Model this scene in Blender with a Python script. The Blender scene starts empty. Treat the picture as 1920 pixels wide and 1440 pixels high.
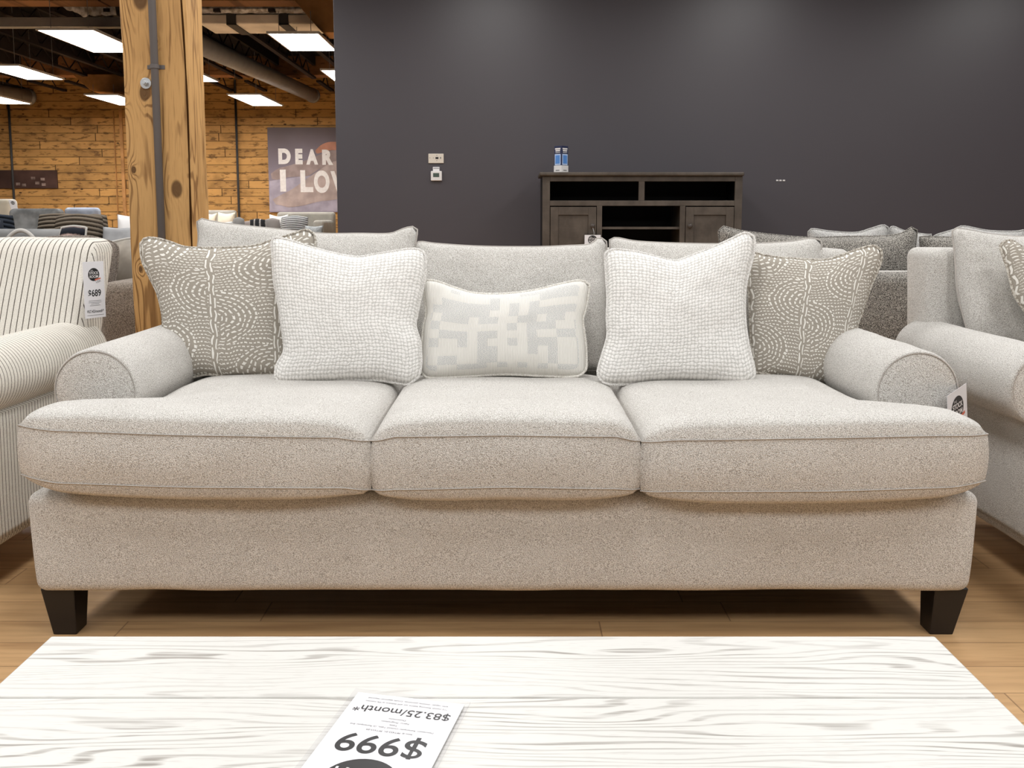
import bpy, math, random
from mathutils import Vector, Matrix, noise as mnoise

# ------------------------------------------------------------------ camera, world, lights, exposure
random.seed(7)
SC = bpy.context.scene
COL = SC.collection
CAM_H = 1.07
FPX = 1750.0                       # focal length in pixels of the 1920 px wide frame
PY = 601.0                         # row of the optical axis
PITCH = math.atan(196.0 / FPX)
cp, sp = math.cos(PITCH), math.sin(PITCH)
cam_d = bpy.data.cameras.new('camera')
cam = bpy.data.objects.new('camera', cam_d)
COL.objects.link(cam)
cam.location = (0, 0, CAM_H)
cam.rotation_euler = (math.pi / 2 - PITCH, 0, 0)
cam_d.sensor_width = 36.0
cam_d.lens = 36.0 * FPX / 1920.0
cam_d.shift_y = -(720.0 - PY) / 1920.0
cam_d.clip_end = 100
cam_d.clip_start = 0.05
SC.camera = cam

SC.view_settings.view_transform = 'Standard'
SC.view_settings.look = 'None'
SC.view_settings.gamma = 1.0
SC.view_settings.use_curve_mapping = False
SC.view_settings.exposure = 0.0

W = bpy.data.worlds.new('showroom_air')
SC.world = W
W.use_nodes = True
W.node_tree.nodes['Background'].inputs[0].default_value = (1.0, 0.97, 0.93, 1)
W.node_tree.nodes['Background'].inputs[1].default_value = 0.115


def area(x, y, z, sx, sy, power, col=(1, 0.985, 0.965)):
    l = bpy.data.lights.new('ceiling_lamp', 'AREA')
    l.shape = 'RECTANGLE'
    l.size, l.size_y = sx, sy
    l.energy = power
    l.color = col
    o = bpy.data.objects.new('ceiling_lamp', l)
    o.location = (x, y, z)
    COL.objects.link(o)


# the showroom's rows of 2 x 4 ft LED panels go on over the camera and the sofa
LAMP = 32.5
for lx in (-5.0, -2.6, -0.2, 2.2, 4.6):
    for ly, k in ((-0.8, 1.35), (1.5, 0.95), (3.9, 1.0), (6.3, 1.0)):
        area(lx, ly, 3.2, 0.62, 1.22, LAMP * k)
area(-5.0, 8.0, 3.2, 0.62, 1.22, LAMP)
area(-2.6, 8.0, 3.2, 0.62, 1.22, LAMP)


# ------------------------------------------------------------------ helpers
def ray(px, py):
    """direction of the line of sight through a pixel of the photograph"""
    return Vector(((px - 960.0), FPX * cp + (PY - py) * sp, -FPX * sp + (PY - py) * cp))


def at(px, py, Y):
    r = ray(px, py)
    t = Y / r.y
    return Vector((r.x * t, Y, CAM_H + r.z * t))


def at_z(px, py, z):
    r = ray(px, py)
    t = (z - CAM_H) / r.z
    return Vector((r.x * t, r.y * t, z))


def at_plane(px, py, Y0, z0, k, x0=0.0, m=0.0):
    """hit of the plane Y = Y0 + k (z - z0) + m (x - x0)"""
    r = ray(px, py)
    t = (Y0 + k * (CAM_H - z0) - m * x0) / (r.y - k * r.z - m * r.x)
    return Vector((r.x * t, r.y * t, CAM_H + r.z * t))


def tag(o, label=None, cat=None, group=None, kind=None):
    if label: o['label'] = label
    if cat: o['category'] = cat
    if group: o['group'] = group
    if kind: o['kind'] = kind
    return o


def thing(name, label, cat, loc=(0, 0, 0), group=None):
    o = bpy.data.objects.new(name, None)
    o.empty_display_size = 0.1
    o.location = loc
    COL.objects.link(o)
    return tag(o, label, cat, group)


def world_loc(o):
    p = Vector((0, 0, 0))
    while o is not None:
        p += o.location
        o = o.parent
    return p


class MB:
    """collects shapes given in world coordinates and links them as one mesh"""

    def __init__(self):
        self.v, self.f, self.uv = [], [], {}

    def add(self, vs, fs, uvs=None):
        b = len(self.v)
        self.v += [Vector(p) for p in vs]
        self.f += [tuple(i + b for i in f) for f in fs]
        if uvs:
            for i, u in enumerate(uvs):
                self.uv[b + i] = u
        return b

    def box(self, x0, x1, y0, y1, z0, z1):
        vs = [(x0, y0, z0), (x1, y0, z0), (x1, y1, z0), (x0, y1, z0), (x0, y0, z1), (x1, y0, z1), (x1, y1, z1), (x0, y1, z1)]
        self.add(vs, [(0, 3, 2, 1), (4, 5, 6, 7), (0, 1, 5, 4), (1, 2, 6, 5), (2, 3, 7, 6), (3, 0, 4, 7)])
        return self

    def hexa(self, b, t):
        """solid between two quads (bottom ring, top ring), both counter-clockwise seen from above"""
        self.add(list(b) + list(t), [(3, 2, 1, 0), (4, 5, 6, 7), (0, 1, 5, 4), (1, 2, 6, 5), (2, 3, 7, 6), (3, 0, 4, 7)])
        return self

    def oriented(self, c, r, u, w, h, d):
        """box centred on c, width along r, height along u, depth along r x u"""
        n = r.cross(u)
        vs = []
        for s in (-1, 1):
            for a, b in ((-1, -1), (1, -1), (1, 1), (-1, 1)):
                vs.append(c + r * (a * w / 2) + u * (b * h / 2) + n * (s * d / 2))
        self.add(vs, [(0, 3, 2, 1), (4, 5, 6, 7), (0, 1, 5, 4), (1, 2, 6, 5), (2, 3, 7, 6), (3, 0, 4, 7)])
        return self

    def prism(self, pts, ext):
        """polygon pts extruded by the vector ext"""
        n = len(pts)
        ext = Vector(ext)
        vs = [Vector(p) for p in pts] + [Vector(p) + ext for p in pts]
        fs = [tuple(range(n - 1, -1, -1)), tuple(range(n, 2 * n))]
        fs += [(i, (i + 1) % n, n + (i + 1) % n, n + i) for i in range(n)]
        self.add(vs, fs)
        return self

    def tube(self, pts, r, seg=8, closed=False):
        pts = [Vector(p) for p in pts]
        n = len(pts)
        vs, fs = [], []
        prev = None
        for i, p in enumerate(pts):
            a = pts[(i - 1) % n] if (closed or i > 0) else p
            b = pts[(i + 1) % n] if (closed or i < n - 1) else p
            t = (b - a)
            if t.length < 1e-9:
                t = Vector((0, 0, 1))
            t.normalize()
            if prev is None:
                ref = Vector((0, 0, 1)) if abs(t.z) < 0.9 else Vector((0, 1, 0))
                s = t.cross(ref).normalized()
            else:
                s = (prev - t * prev.dot(t))
                s = s.normalized() if s.length > 1e-6 else t.orthogonal().normalized()
            prev = s
            q = t.cross(s)
            rr = r[i] if isinstance(r, (list, tuple)) else r
            for k in range(seg):
                an = 2 * math.pi * k / seg
                vs.append(p + s * (rr * math.cos(an)) + q * (rr * math.sin(an)))
        m = n if closed else n - 1
        for i in range(m):
            j = (i + 1) % n
            for k in range(seg):
                l = (k + 1) % seg
                fs.append((i * seg + k, i * seg + l, j * seg + l, j * seg + k))
        if not closed:
            fs.append(tuple(range(seg - 1, -1, -1)))
            fs.append(tuple((n - 1) * seg + k for k in range(seg)))
        self.add(vs, fs)
        return self

    def build(self, name, material, parent=None, smooth=False, bevel=0.0, label=None, sub=0, segs=2, loc=None):
        off = world_loc(parent) if parent else Vector(loc if loc is not None else (0, 0, 0))
        me = bpy.data.meshes.new(name)
        me.from_pydata([tuple(p - off) for p in self.v], [], self.f)
        if self.uv:
            ul = me.uv_layers.new(name='UVMap')
            for lp in me.loops:
                ul.data[lp.index].uv = self.uv.get(lp.vertex_index, (0, 0))
        me.materials.append(material)
        o = bpy.data.objects.new(name, me)
        COL.objects.link(o)
        if parent:
            o.parent = parent
        elif loc is not None:
            o.location = loc
        if smooth:
            me.polygons.foreach_set('use_smooth', [True] * len(me.polygons))
        if bevel > 0:
            b = o.modifiers.new('bevel', 'BEVEL')
            b.width = bevel
            b.segments = segs
            b.limit_method = 'ANGLE'
            b.angle_limit = math.radians(40)
            me.polygons.foreach_set('use_smooth', [True] * len(me.polygons))
            w = o.modifiers.new('normals', 'WEIGHTED_NORMAL')
            w.keep_sharp = True
        if sub:
            s = o.modifiers.new('sub', 'SUBSURF')
            s.levels = s.render_levels = sub
        if label: o['label'] = label
        return o


def lerp(a, b, t):
    return a + (b - a) * t


def sstep(a, b, x):
    t = min(1.0, max(0.0, (x - a) / (b - a)))
    return t * t * (3 - 2 * t)


def spline(pts, n):
    """Catmull-Rom through pts, n+1 points evenly spaced by length"""
    pts = [Vector(p) for p in pts]
    if len(pts) == 2:
        return [pts[0].lerp(pts[1], i / n) for i in range(n + 1)]
    P = [pts[0] * 2 - pts[1]] + pts + [pts[-1] * 2 - pts[-2]]
    dense = []
    for i in range(1, len(P) - 2):
        for s in range(12):
            t = s / 12.0
            a, b, c, d = P[i - 1], P[i], P[i + 1], P[i + 2]
            dense.append(0.5 * ((2 * b) + (c - a) * t + (2 * a - 5 * b + 4 * c - d) * t * t + (3 * b - a - 3 * c + d) * t ** 3))
    dense.append(pts[-1])
    L = [0.0]
    for i in range(1, len(dense)):
        L.append(L[-1] + (dense[i] - dense[i - 1]).length)
    out, j = [], 0
    for i in range(n + 1):
        s = L[-1] * i / n
        while j < len(L) - 2 and L[j + 1] < s:
            j += 1
        seg = L[j + 1] - L[j]
        out.append(dense[j].lerp(dense[j + 1], (s - L[j]) / seg if seg > 1e-12 else 0))
    return out


# ------------------------------------------------------------------ node building
class S:
    """a socket with arithmetic"""

    def __init__(self, nt, s):
        self.nt, self.s = nt, s

    def _m(self, op, *others, clamp=False):
        n = self.nt.nodes.new('ShaderNodeMath')
        n.operation = op
        n.use_clamp = clamp
        for i, o in enumerate((self,) + others):
            if isinstance(o, S):
                self.nt.links.new(o.s, n.inputs[i])
            else:
                n.inputs[i].default_value = float(o)
        return S(self.nt, n.outputs[0])

    def __add__(self, o): return self._m('ADD', o)
    __radd__ = __add__
    def __mul__(self, o): return self._m('MULTIPLY', o)
    __rmul__ = __mul__
    def __sub__(self, o): return self._m('SUBTRACT', o)
    def __rsub__(self, o): return (self * -1.0) + o
    def __truediv__(self, o): return self._m('DIVIDE', o)
    def fract(self): return self._m('FRACT')
    def floor(self): return self._m('FLOOR')
    def abs(self): return self._m('ABSOLUTE')
    def sin(self): return self._m('SINE')
    def pow(self, p): return self._m('POWER', p)
    def lt(self, v): return self._m('LESS_THAN', v)
    def gt(self, v): return self._m('GREATER_THAN', v)
    def min(self, v): return self._m('MINIMUM', v)
    def max(self, v): return self._m('MAXIMUM', v)
    def mod2(self): return (self * 0.5).fract() * 2.0
    def atan2(self, o): return self._m('ARCTAN2', o)
    def sqrt(self): return self._m('SQRT')
    def smooth(self, a, b):
        n = self.nt.nodes.new('ShaderNodeMapRange')
        n.interpolation_type = 'SMOOTHSTEP'
        n.inputs['From Min'].default_value = a
        n.inputs['From Max'].default_value = b
        self.nt.links.new(self.s, n.inputs['Value'])
        return S(self.nt, n.outputs[0])


class Mat:
    def __init__(self, name, rough=0.6, spec=0.3):
        self.m = bpy.data.materials.new(name)
        self.m.use_nodes = True
        self.nt = self.m.node_tree
        self.b = self.nt.nodes['Principled BSDF']
        self.b.inputs['Roughness'].default_value = rough
        self.b.inputs['Specular IOR Level'].default_value = spec

    def node(self, t):
        return self.nt.nodes.new(t)

    def coord(self, kind='Object'):
        n = self.node('ShaderNodeTexCoord')
        return n.outputs[kind]

    def xyz(self, kind='Object'):
        n = self.node('ShaderNodeSeparateXYZ')
        self.nt.links.new(self.coord(kind), n.inputs[0])
        return [S(self.nt, o) for o in n.outputs]

    def vec(self, x, y, z):
        n = self.node('ShaderNodeCombineXYZ')
        for i, q in enumerate((x, y, z)):
            if isinstance(q, S): self.nt.links.new(q.s, n.inputs[i])
            else: n.inputs[i].default_value = q
        return n.outputs[0]

    def noise(self, vec, scale, detail=2.0, rough=0.5, dist=0.0):
        n = self.node('ShaderNodeTexNoise')
        self.nt.links.new(vec, n.inputs['Vector'])
        n.inputs['Scale'].default_value = scale
        n.inputs['Detail'].default_value = detail
        n.inputs['Roughness'].default_value = rough
        n.inputs['Distortion'].default_value = dist
        return S(self.nt, n.outputs[0])

    def voronoi(self, vec, scale, out='Distance'):
        n = self.node('ShaderNodeTexVoronoi')
        self.nt.links.new(vec, n.inputs['Vector'])
        n.inputs['Scale'].default_value = scale
        return S(self.nt, n.outputs[out])

    def white(self, vec):
        n = self.node('ShaderNodeTexWhiteNoise')
        n.noise_dimensions = '3D'
        self.nt.links.new(vec, n.inputs['Vector'])
        return S(self.nt, n.outputs['Value'])

    def mix(self, fac, a, b):
        n = self.node('ShaderNodeMix')
        n.data_type = 'RGBA'
        if isinstance(fac, S): self.nt.links.new(fac.s, n.inputs[0])
        else: n.inputs[0].default_value = fac
        for i, c in ((6, a), (7, b)):
            if isinstance(c, tuple): n.inputs[i].default_value = (*c, 1)
            else: self.nt.links.new(c, n.inputs[i])
        return n.outputs[2]

    def color(self, c):
        if isinstance(c, tuple): self.b.inputs['Base Color'].default_value = (*c, 1)
        else: self.nt.links.new(c, self.b.inputs['Base Color'])
        return self

    def bump(self, h, strength=0.5, dist=0.002):
        n = self.node('ShaderNodeBump')
        n.inputs['Strength'].default_value = strength
        n.inputs['Distance'].default_value = dist
        self.nt.links.new(h.s, n.inputs['Height'])
        self.nt.links.new(n.outputs[0], self.b.inputs['Normal'])
        return self


def rgb(r, g, b):
    """8-bit sRGB to linear"""
    f = lambda c: (c / 255 / 12.92) if c / 255 <= 0.04045 else ((c / 255 + 0.055) / 1.055) ** 2.4
    return (f(r), f(g), f(b))


def plain(name, col, rough=0.6, spec=0.3, var=0.08, scale=6.0, bump=0.0):
    m = Mat(name, rough, spec)
    n = m.noise(m.coord(), scale, 3)
    m.color(m.mix(n.smooth(0.3, 0.7), tuple(c * (1 - var) for c in col), tuple(min(1, c * (1 + var)) for c in col)))
    if bump:
        m.bump(m.noise(m.coord(), scale * 30, 2), bump, 0.001)
    return m.m


def boucle(name, light, dark, scale=1.0, cut=(0.44, 0.62), rough=0.95):
    m = Mat(name, rough, 0.1)
    v = m.coord()
    n1 = m.noise(v, 400 * scale, 2.0, 0.6)
    n2 = m.voronoi(v, 420 * scale)
    n3 = m.noise(v, 7, 2)
    mask = (n1 + (n2 - 0.45) * 0.22 + (n3 - 0.5) * 0.06).smooth(*cut)
    m.color(m.mix(mask, light, dark))
    m.bump(n2 * -1.0 - n1 * 0.8, 0.7, 0.003)
    m.b.inputs['Sheen Weight'].default_value = 0.15
    return m.m


M = {}
M['boucle'] = boucle('cream_boucle', (0.86, 0.84, 0.805), (0.36, 0.33, 0.295), 1.2, (0.38, 0.71))
M['boucle_seam'] = plain('boucle_seam', (0.46, 0.43, 0.40), 0.95, 0.05)
M['tweed'] = boucle('dark_tweed', (0.52, 0.49, 0.44), (0.085, 0.078, 0.07), 0.75, (0.38, 0.60))
M['tweed_band'] = plain('pale_welt', (0.55, 0.53, 0.50), 0.95, 0.05)
M['brown_weave'] = boucle('brown_weave', (0.42, 0.36, 0.31), (0.10, 0.08, 0.065), 0.8, (0.34, 0.62))
M['black_leg'] = plain('espresso_leg', (0.012, 0.009, 0.008), 0.35, 0.4)


def mk_waffle():
    m = Mat('white_waffle', 0.95, 0.1)
    u, v, _ = m.xyz('UV')
    uu = u * 41.0 + m.noise(m.coord('UV'), 34, 2) * 1.1
    vv = v * 38.0 + m.noise(m.coord('UV'), 29, 2) * 1.2
    a = (uu.fract() - 0.5).abs() * 2.0
    b = (vv.fract() - 0.5).abs() * 2.0
    jit = m.white(m.vec(uu.floor(), vv.floor(), 3.0))
    h = (1.0 - (a * a + b * b) * (0.62 + jit * 0.35)).max(0.0)
    fz = m.noise(m.coord(), 500, 2)
    m.color(m.mix((h + (fz - 0.5) * 0.7).smooth(0.0, 0.75), (0.63, 0.62, 0.595), (0.88, 0.865, 0.84)))
    m.bump(h + fz * 0.3, 0.5, 0.004)
    return m.m


def mk_taupe(name, base=(0.385, 0.35, 0.30), nx=2.35, ny=2.5):
    m = Mat(name, 0.95, 0.1)
    u, v, _ = m.xyz('UV')
    wob = (m.noise(m.coord('UV'), 9, 1) - 0.5) * 0.05
    U = (u + wob) * nx
    V = (v - wob) * ny
    col = U.floor()
    a = U.fract()
    Vs = V + col.mod2() * 0.5
    b = Vs.fract() - 0.5
    par = (Vs.floor() + col).mod2()
    # half ovals open to alternating sides of each column
    ax = a * (1.0 - par) + (1.0 - a) * par
    r = (ax * ax * 0.55 + b * b).sqrt()
    K = 15.0
    ringf = (r * K).fract()
    fzz = m.noise(m.coord(), 300, 2) - 0.5
    ring = ((ringf - 0.5).abs() + fzz * 0.16).lt(0.165)
    th = b.atan2(ax * 0.74)
    rid = (r * K).floor()
    dash = ((th * rid * 0.85 + rid * 0.37).fract() + fzz * 0.3).lt(0.66)
    in_d = r.lt(0.52)
    hor = (((Vs * 15.0 + (ax - 0.5) * (ax - 0.5) * 3.0).fract() - 0.5).abs() + fzz * 0.16).lt(0.165)
    hdash = (U * 15.0 + (Vs * 15.0).floor() * 0.43).fract().lt(0.6)
    body = in_d * ring * dash + (1.0 - in_d) * hor * hdash
    # upright running stitches between the columns
    e = (a - 0.5).abs()
    line = (e.gt(0.455) * e.lt(0.478))
    vd = (V * 4.0 + col * 0.3).fract().lt(0.82)
    clear = e.lt(0.44)
    st = (body * clear + line * vd).min(1.0)
    weave = ((u * 190.0).fract() - 0.5).abs() * 0.5 + m.noise(m.coord(), 420, 1) * 0.7
    basec = m.mix(weave.smooth(0.2, 0.8), tuple(c * 0.82 for c in base), tuple(c * 1.15 for c in base))
    m.color(m.mix(st, basec, (0.86, 0.84, 0.79)))
    m.bump(st * 1.0 + weave * 0.25, 0.8, 0.004)
    return m.m


def mk_lumbar():
    m = Mat('cream_patchwork_weave', 0.95, 0.1)
    u, v, _ = m.xyz('UV')
    cu, cv = (u * 17.0).floor(), (v * 11.0).floor()
    sel = m.white(m.vec((cu * 0.5).floor() + 3.0, cv, 1.0))
    sel2 = m.white(m.vec(cu, cv, 4.0))
    edge = ((u - 0.5).abs() * 2.0).smooth(0.98, 0.78) * ((v - 0.5).abs() * 2.0).smooth(1.0, 0.8)
    patch = ((sel * 0.55 + sel2 * 0.45).gt(0.5)) * edge.gt(0.35)
    rib = ((u * 105.0).fract() - 0.5).abs() * 2.0
    mu = m.noise(m.vec(u * 160.0, v * 260.0, 0.0), 1.0, 1)
    ribc = m.mix(rib.smooth(0.15, 0.8), (0.71, 0.69, 0.64), (0.86, 0.845, 0.805))
    patc = m.mix(mu.smooth(0.42, 0.60), (0.56, 0.565, 0.56), (0.84, 0.825, 0.785))
    m.color(m.mix(patch, ribc, patc))
    m.bump(rib * 0.5 * (1.0 - patch) + mu * patch, 0.6, 0.003)
    return m.m


def mk_pin(name, axis, step=0.0195, w=0.075):
    m = Mat(name, 0.9, 0.1)
    xyz, nrm = m.xyz(), m.xyz('Normal')
    if axis == 0:
        side = nrm[0].abs().gt(0.75)
        c = xyz[0] * (1.0 - side) + xyz[1] * side
    else:
        front = nrm[1].abs().gt(0.75)
        c = xyz[1] * (1.0 - front) + xyz[0] * front
    f = (c / step).fract()
    fz = m.noise(m.coord(), 350, 2)
    line = ((f - 0.5).abs() + (fz - 0.5) * 0.03).lt(w)
    base = m.mix(fz.smooth(0.3, 0.7), (0.66, 0.625, 0.56), (0.80, 0.765, 0.70))
    m.color(m.mix(line, base, (0.10, 0.085, 0.07)))
    m.bump(fz, 0.3, 0.001)
    return m.m


M['waffle'] = mk_waffle()
M['taupe'] = mk_taupe('taupe_stitched')
M['lumbar'] = mk_lumbar()
M['white_cord'] = boucle('white_cord', (0.86, 0.845, 0.82), (0.62, 0.60, 0.57), 0.6)
M['taupe_cord'] = boucle('taupe_cord', (0.62, 0.59, 0.53), (0.30, 0.265, 0.22), 0.35)
M['cream_cord'] = boucle('cream_cord', (0.84, 0.82, 0.77), (0.66, 0.63, 0.57), 0.6)
M['pin_x'] = mk_pin('pinstripe_upright', 0)
M['pin_y'] = mk_pin('pinstripe_rings', 1, 0.0165, 0.08)


def mk_post():
    m = Mat('old_pine', 0.62, 0.25)
    x, y, z = m.xyz()
    v = m.vec(x, y, z * 0.10)
    base = m.noise(v, 9.0, 3, 0.5)
    ph = x * 46.0 + base * 11.0
    knots = ((0.066, 1.175, 0.033), (-0.045, 1.90, 0.042), (-0.045, 1.545, 0.030), (-0.10, 1.25, 0.014), (-0.135, 1.535, 0.010), (-0.125, 1.515, 0.010), (0.01, 1.74, 0.009), (-0.09, 0.86, 0.012))
    km = None
    for kx, kz, kr in knots:
        dx, dz = x - kx, (z - kz) * 0.62
        d = (dx * dx + dz * dz).sqrt()
        ph = ph + (d / (-kr * 1.1))._m('EXPONENT') * 6.0
        k = d.smooth(kr * 0.8, kr * 0.5)
        km = k if km is None else km.max(k)
    grain = (ph * 5.0).sin()
    fine = m.noise(m.vec(x, y, z * 0.05), 170.0, 2, 0.6)
    blotch = m.noise(m.vec(x, y, z * 0.4), 5.0, 3)
    c = m.mix((grain.smooth(0.2, 1.0) * m.noise(v, 14.0, 2).smooth(0.4, 0.62) * 0.8 + fine.smooth(0.5, 0.8) * 0.45).min(1.0), (0.62, 0.365, 0.145), (0.21, 0.10, 0.034))
    c = m.mix(blotch.smooth(0.5, 0.75) * 0.45, c, (0.24, 0.12, 0.035))
    c = m.mix(km * 0.85, c, (0.085, 0.038, 0.014))
    m.color(c)
    m.bump(grain * -0.25 + fine * -0.7, 0.35, 0.003)
    return m.m


def mk_planks(name, light, dark, bw, rh, axis='XZ', stain=0.6):
    m = Mat(name, 0.7, 0.2)
    x, y, z = m.xyz()
    a, b = (x, z) if axis == 'XZ' else (x, y)
    row = (b / rh).floor()
    fb = (b / rh).fract()
    off = m.white(m.vec(row, 3.0, 7.0))
    cell = a / bw + off
    tone = m.white(m.vec(cell.floor(), row, 1.0))
    gap = (fb - 0.5).abs().gt(0.463).max((cell.fract() - 0.5).abs().gt(0.4965))
    g = m.noise(m.vec(a * 1.2, b * 16.0, row * 3.1), 1.6, 3, 0.55)
    st = m.noise(m.vec(a, b * 1.4, row * 0.35), 1.3, 4, 0.6)
    st2 = m.noise(m.vec(a * 1.5, b * 5.0, 2.0), 3.0, 3, 0.6)
    kn = m.voronoi(m.vec(a * 1.0, b * 2.0, row * 1.7), 2.6)
    c = m.mix(tone * 0.55 + g * 0.45, light, tuple(q * 0.62 for q in light))
    c = m.mix((st.smooth(0.45, 0.72) * 0.75 + st2.smooth(0.53, 0.66) * 0.95).min(1.0) * stain, c, dark)
    c = m.mix(kn.smooth(0.11, 0.06), c, dark)
    c = m.mix(gap * 0.85, c, (dark[0] * 0.45, dark[1] * 0.45, dark[2] * 0.45))
    m.color(c)
    m.bump(1.0 - gap, 0.5, 0.006)
    return m.m


def mk_table():
    m = Mat('whitewashed_oak', 0.42, 0.35)
    x, y, z = m.xyz()
    board = (y * 5.3).floor()
    v = m.vec(x * 0.9, y * 7.0, board * 2.3)
    warp = m.noise(v, 1.5, 2, 0.5)
    fine0 = m.noise(m.vec(x * 9.0, y * 60.0, board), 1.0, 2)
    rings = ((warp * 95.0 + y * 520.0 + fine0 * 2.5).sin())
    zone = m.noise(m.vec(x * 0.8, y * 5.0, board * 1.7), 2.0, 2).smooth(0.36, 0.62)
    fine = m.noise(m.vec(x * 4.0, y * 190.0, board), 1.0, 3, 0.6)
    fib = m.noise(m.vec(x * 30.0, y * 420.0, 0.0), 1.0, 1)
    tone = m.white(m.vec(board, 2.0, 2.0))
    pale = m.mix(tone, (0.66, 0.65, 0.625), (0.625, 0.615, 0.585))
    c = m.mix(rings.smooth(0.2, 1.0) * (0.15 + fine.smooth(0.35, 0.62) * 0.85) * (0.25 + zone * 0.75), pale, (0.27, 0.25, 0.225))
    c = m.mix(fib.smooth(0.58, 0.72) * 0.35, c, (0.44, 0.41, 0.385))
    m.color(c)
    m.bump(rings * -0.3 - fine, 0.15, 0.001)
    return m.m


def mk_floor():
    m = Mat('oak_laminate', 0.38, 0.4)
    x, y, z = m.xyz()
    rh, bw = 0.125, 1.25
    row = (y / rh).floor()
    off = m.white(m.vec(row, 1.0, 5.0))
    cell = x / bw + off
    tone = m.white(m.vec(cell.floor(), row, 2.0))
    gap = ((y / rh).fract() - 0.5).abs().gt(0.488).max((cell.fract() - 0.5).abs().gt(0.4985))
    g = m.noise(m.vec(x * 1.6, y * 22.0, tone * 9.0), 1.8, 4, 0.6)
    c = m.mix(g.smooth(0.3, 0.75), (0.60, 0.375, 0.185), (0.41, 0.235, 0.11))
    c = m.mix(tone * 0.35, c, (0.66, 0.43, 0.225))
    c = m.mix(gap * 0.6, c, (0.14, 0.07, 0.03))
    m.color(c)
    m.bump(g * 0.3 - gap, 0.12, 0.002)
    return m.m


def mk_console():
    m = Mat('grey_brown_stain', 0.5, 0.3)
    x, y, z = m.xyz()
    g = m.noise(m.vec(x * 4.0, y * 8.0, z * 3.0), 2.2, 4, 0.6)
    f = m.noise(m.vec(x * 6.0, y * 6.0, z * 60.0), 1.5, 2)
    m.color(m.mix(g.smooth(0.3, 0.7) * 0.7 + f * 0.3, (0.105, 0.085, 0.068), (0.055, 0.043, 0.034)))
    return m.m


def mk_ribbed(name, a, b, n=9, axis=1):
    m = Mat(name, 0.9, 0.1)
    c = m.xyz('UV')[axis]
    f = ((c * float(n)).fract() - 0.5).abs() * 2.0
    fz = m.noise(m.coord(), 90, 2)
    m.color(m.mix((f + (fz - 0.5) * 0.4).smooth(0.6, 1.0), a, b))
    m.bump(1.0 - f * f, 0.9, 0.012)
    return m.m


M['post'] = mk_post()
M['wallwood'] = mk_planks('old_board_wall', (0.62, 0.345, 0.115), (0.07, 0.035, 0.016), 2.6, 0.165, 'XZ', 0.72)
M['beamwood'] = mk_planks('old_beam', (0.34, 0.17, 0.08), (0.04, 0.02, 0.012), 5.0, 3.0, 'XZ', 0.6)
M['corbelwood'] = plain('corbel_wood', (0.42, 0.22, 0.085), 0.7, 0.2, 0.3, 3)
M['table'] = mk_table()
M['floor'] = mk_floor()
M['console'] = mk_console()
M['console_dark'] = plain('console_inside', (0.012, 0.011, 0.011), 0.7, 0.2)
M['paint'] = plain('charcoal_paint', rgb(71, 67, 72), 0.42, 0.45, 0.015, 1.2)
M['deck'] = plain('dark_deck', (0.014, 0.013, 0.015), 0.9, 0.1, 0.3, 2)
M['joist'] = plain('dark_joist', (0.035, 0.028, 0.03), 0.8, 0.1)
M['duct'] = plain('grey_duct', (0.26, 0.26, 0.265), 0.5, 0.3)
M['cloth_duct'] = plain('wrapped_duct', (0.78, 0.74, 0.68), 0.8, 0.1, 0.12, 3)
M['wool'] = plain('insulation', (0.82, 0.77, 0.70), 1.0, 0.0, 0.5, 14)
M['strap'] = plain('strap', (0.05, 0.05, 0.052), 0.6, 0.2)
M['conduit'] = plain('painted_conduit', rgb(104, 99, 98), 0.5, 0.3, 0.03)
M['steel'] = Mat('zinc_steel', 0.35, 0.5).color((0.62, 0.64, 0.66)).m
M['steel'].node_tree.nodes['Principled BSDF'].inputs['Metallic'].default_value = 0.8
M['crack'] = plain('dark_crack', (0.05, 0.022, 0.008), 0.9, 0.0)
M['paper'] = plain('white_card', (0.80, 0.79, 0.81), 0.5, 0.3, 0.01)
M['ink'] = plain('black_ink', (0.018, 0.017, 0.018), 0.5, 0.3, 0.02)
M['grey_ink'] = plain('grey_ink', (0.16, 0.16, 0.165), 0.6, 0.2, 0.02)
M['red_ink'] = plain('red_ink', (0.62, 0.16, 0.10), 0.6, 0.2, 0.02)
M['plastic_white'] = plain('white_plastic', (0.72, 0.70, 0.69), 0.4, 0.4, 0.02)
M['plastic_cream'] = plain('cream_plastic', (0.66, 0.60, 0.52), 0.4, 0.4, 0.02)
M['lcd'] = plain('lcd', (0.07, 0.10, 0.085), 0.25, 0.5, 0.05)
M['navy'] = plain('navy_print', (0.025, 0.032, 0.08), 0.4, 0.4)
M['blue'] = plain('blue_print', (0.10, 0.26, 0.62), 0.4, 0.4)
M['pale_blue'] = plain('pale_blue_print', (0.50, 0.62, 0.85), 0.4, 0.4)
M['bronze'] = plain('bronze_knob', (0.055, 0.042, 0.034), 0.4, 0.5)
M['white_print'] = plain('white_print', (0.76, 0.74, 0.73), 0.6, 0.2, 0.06, 20)

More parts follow.
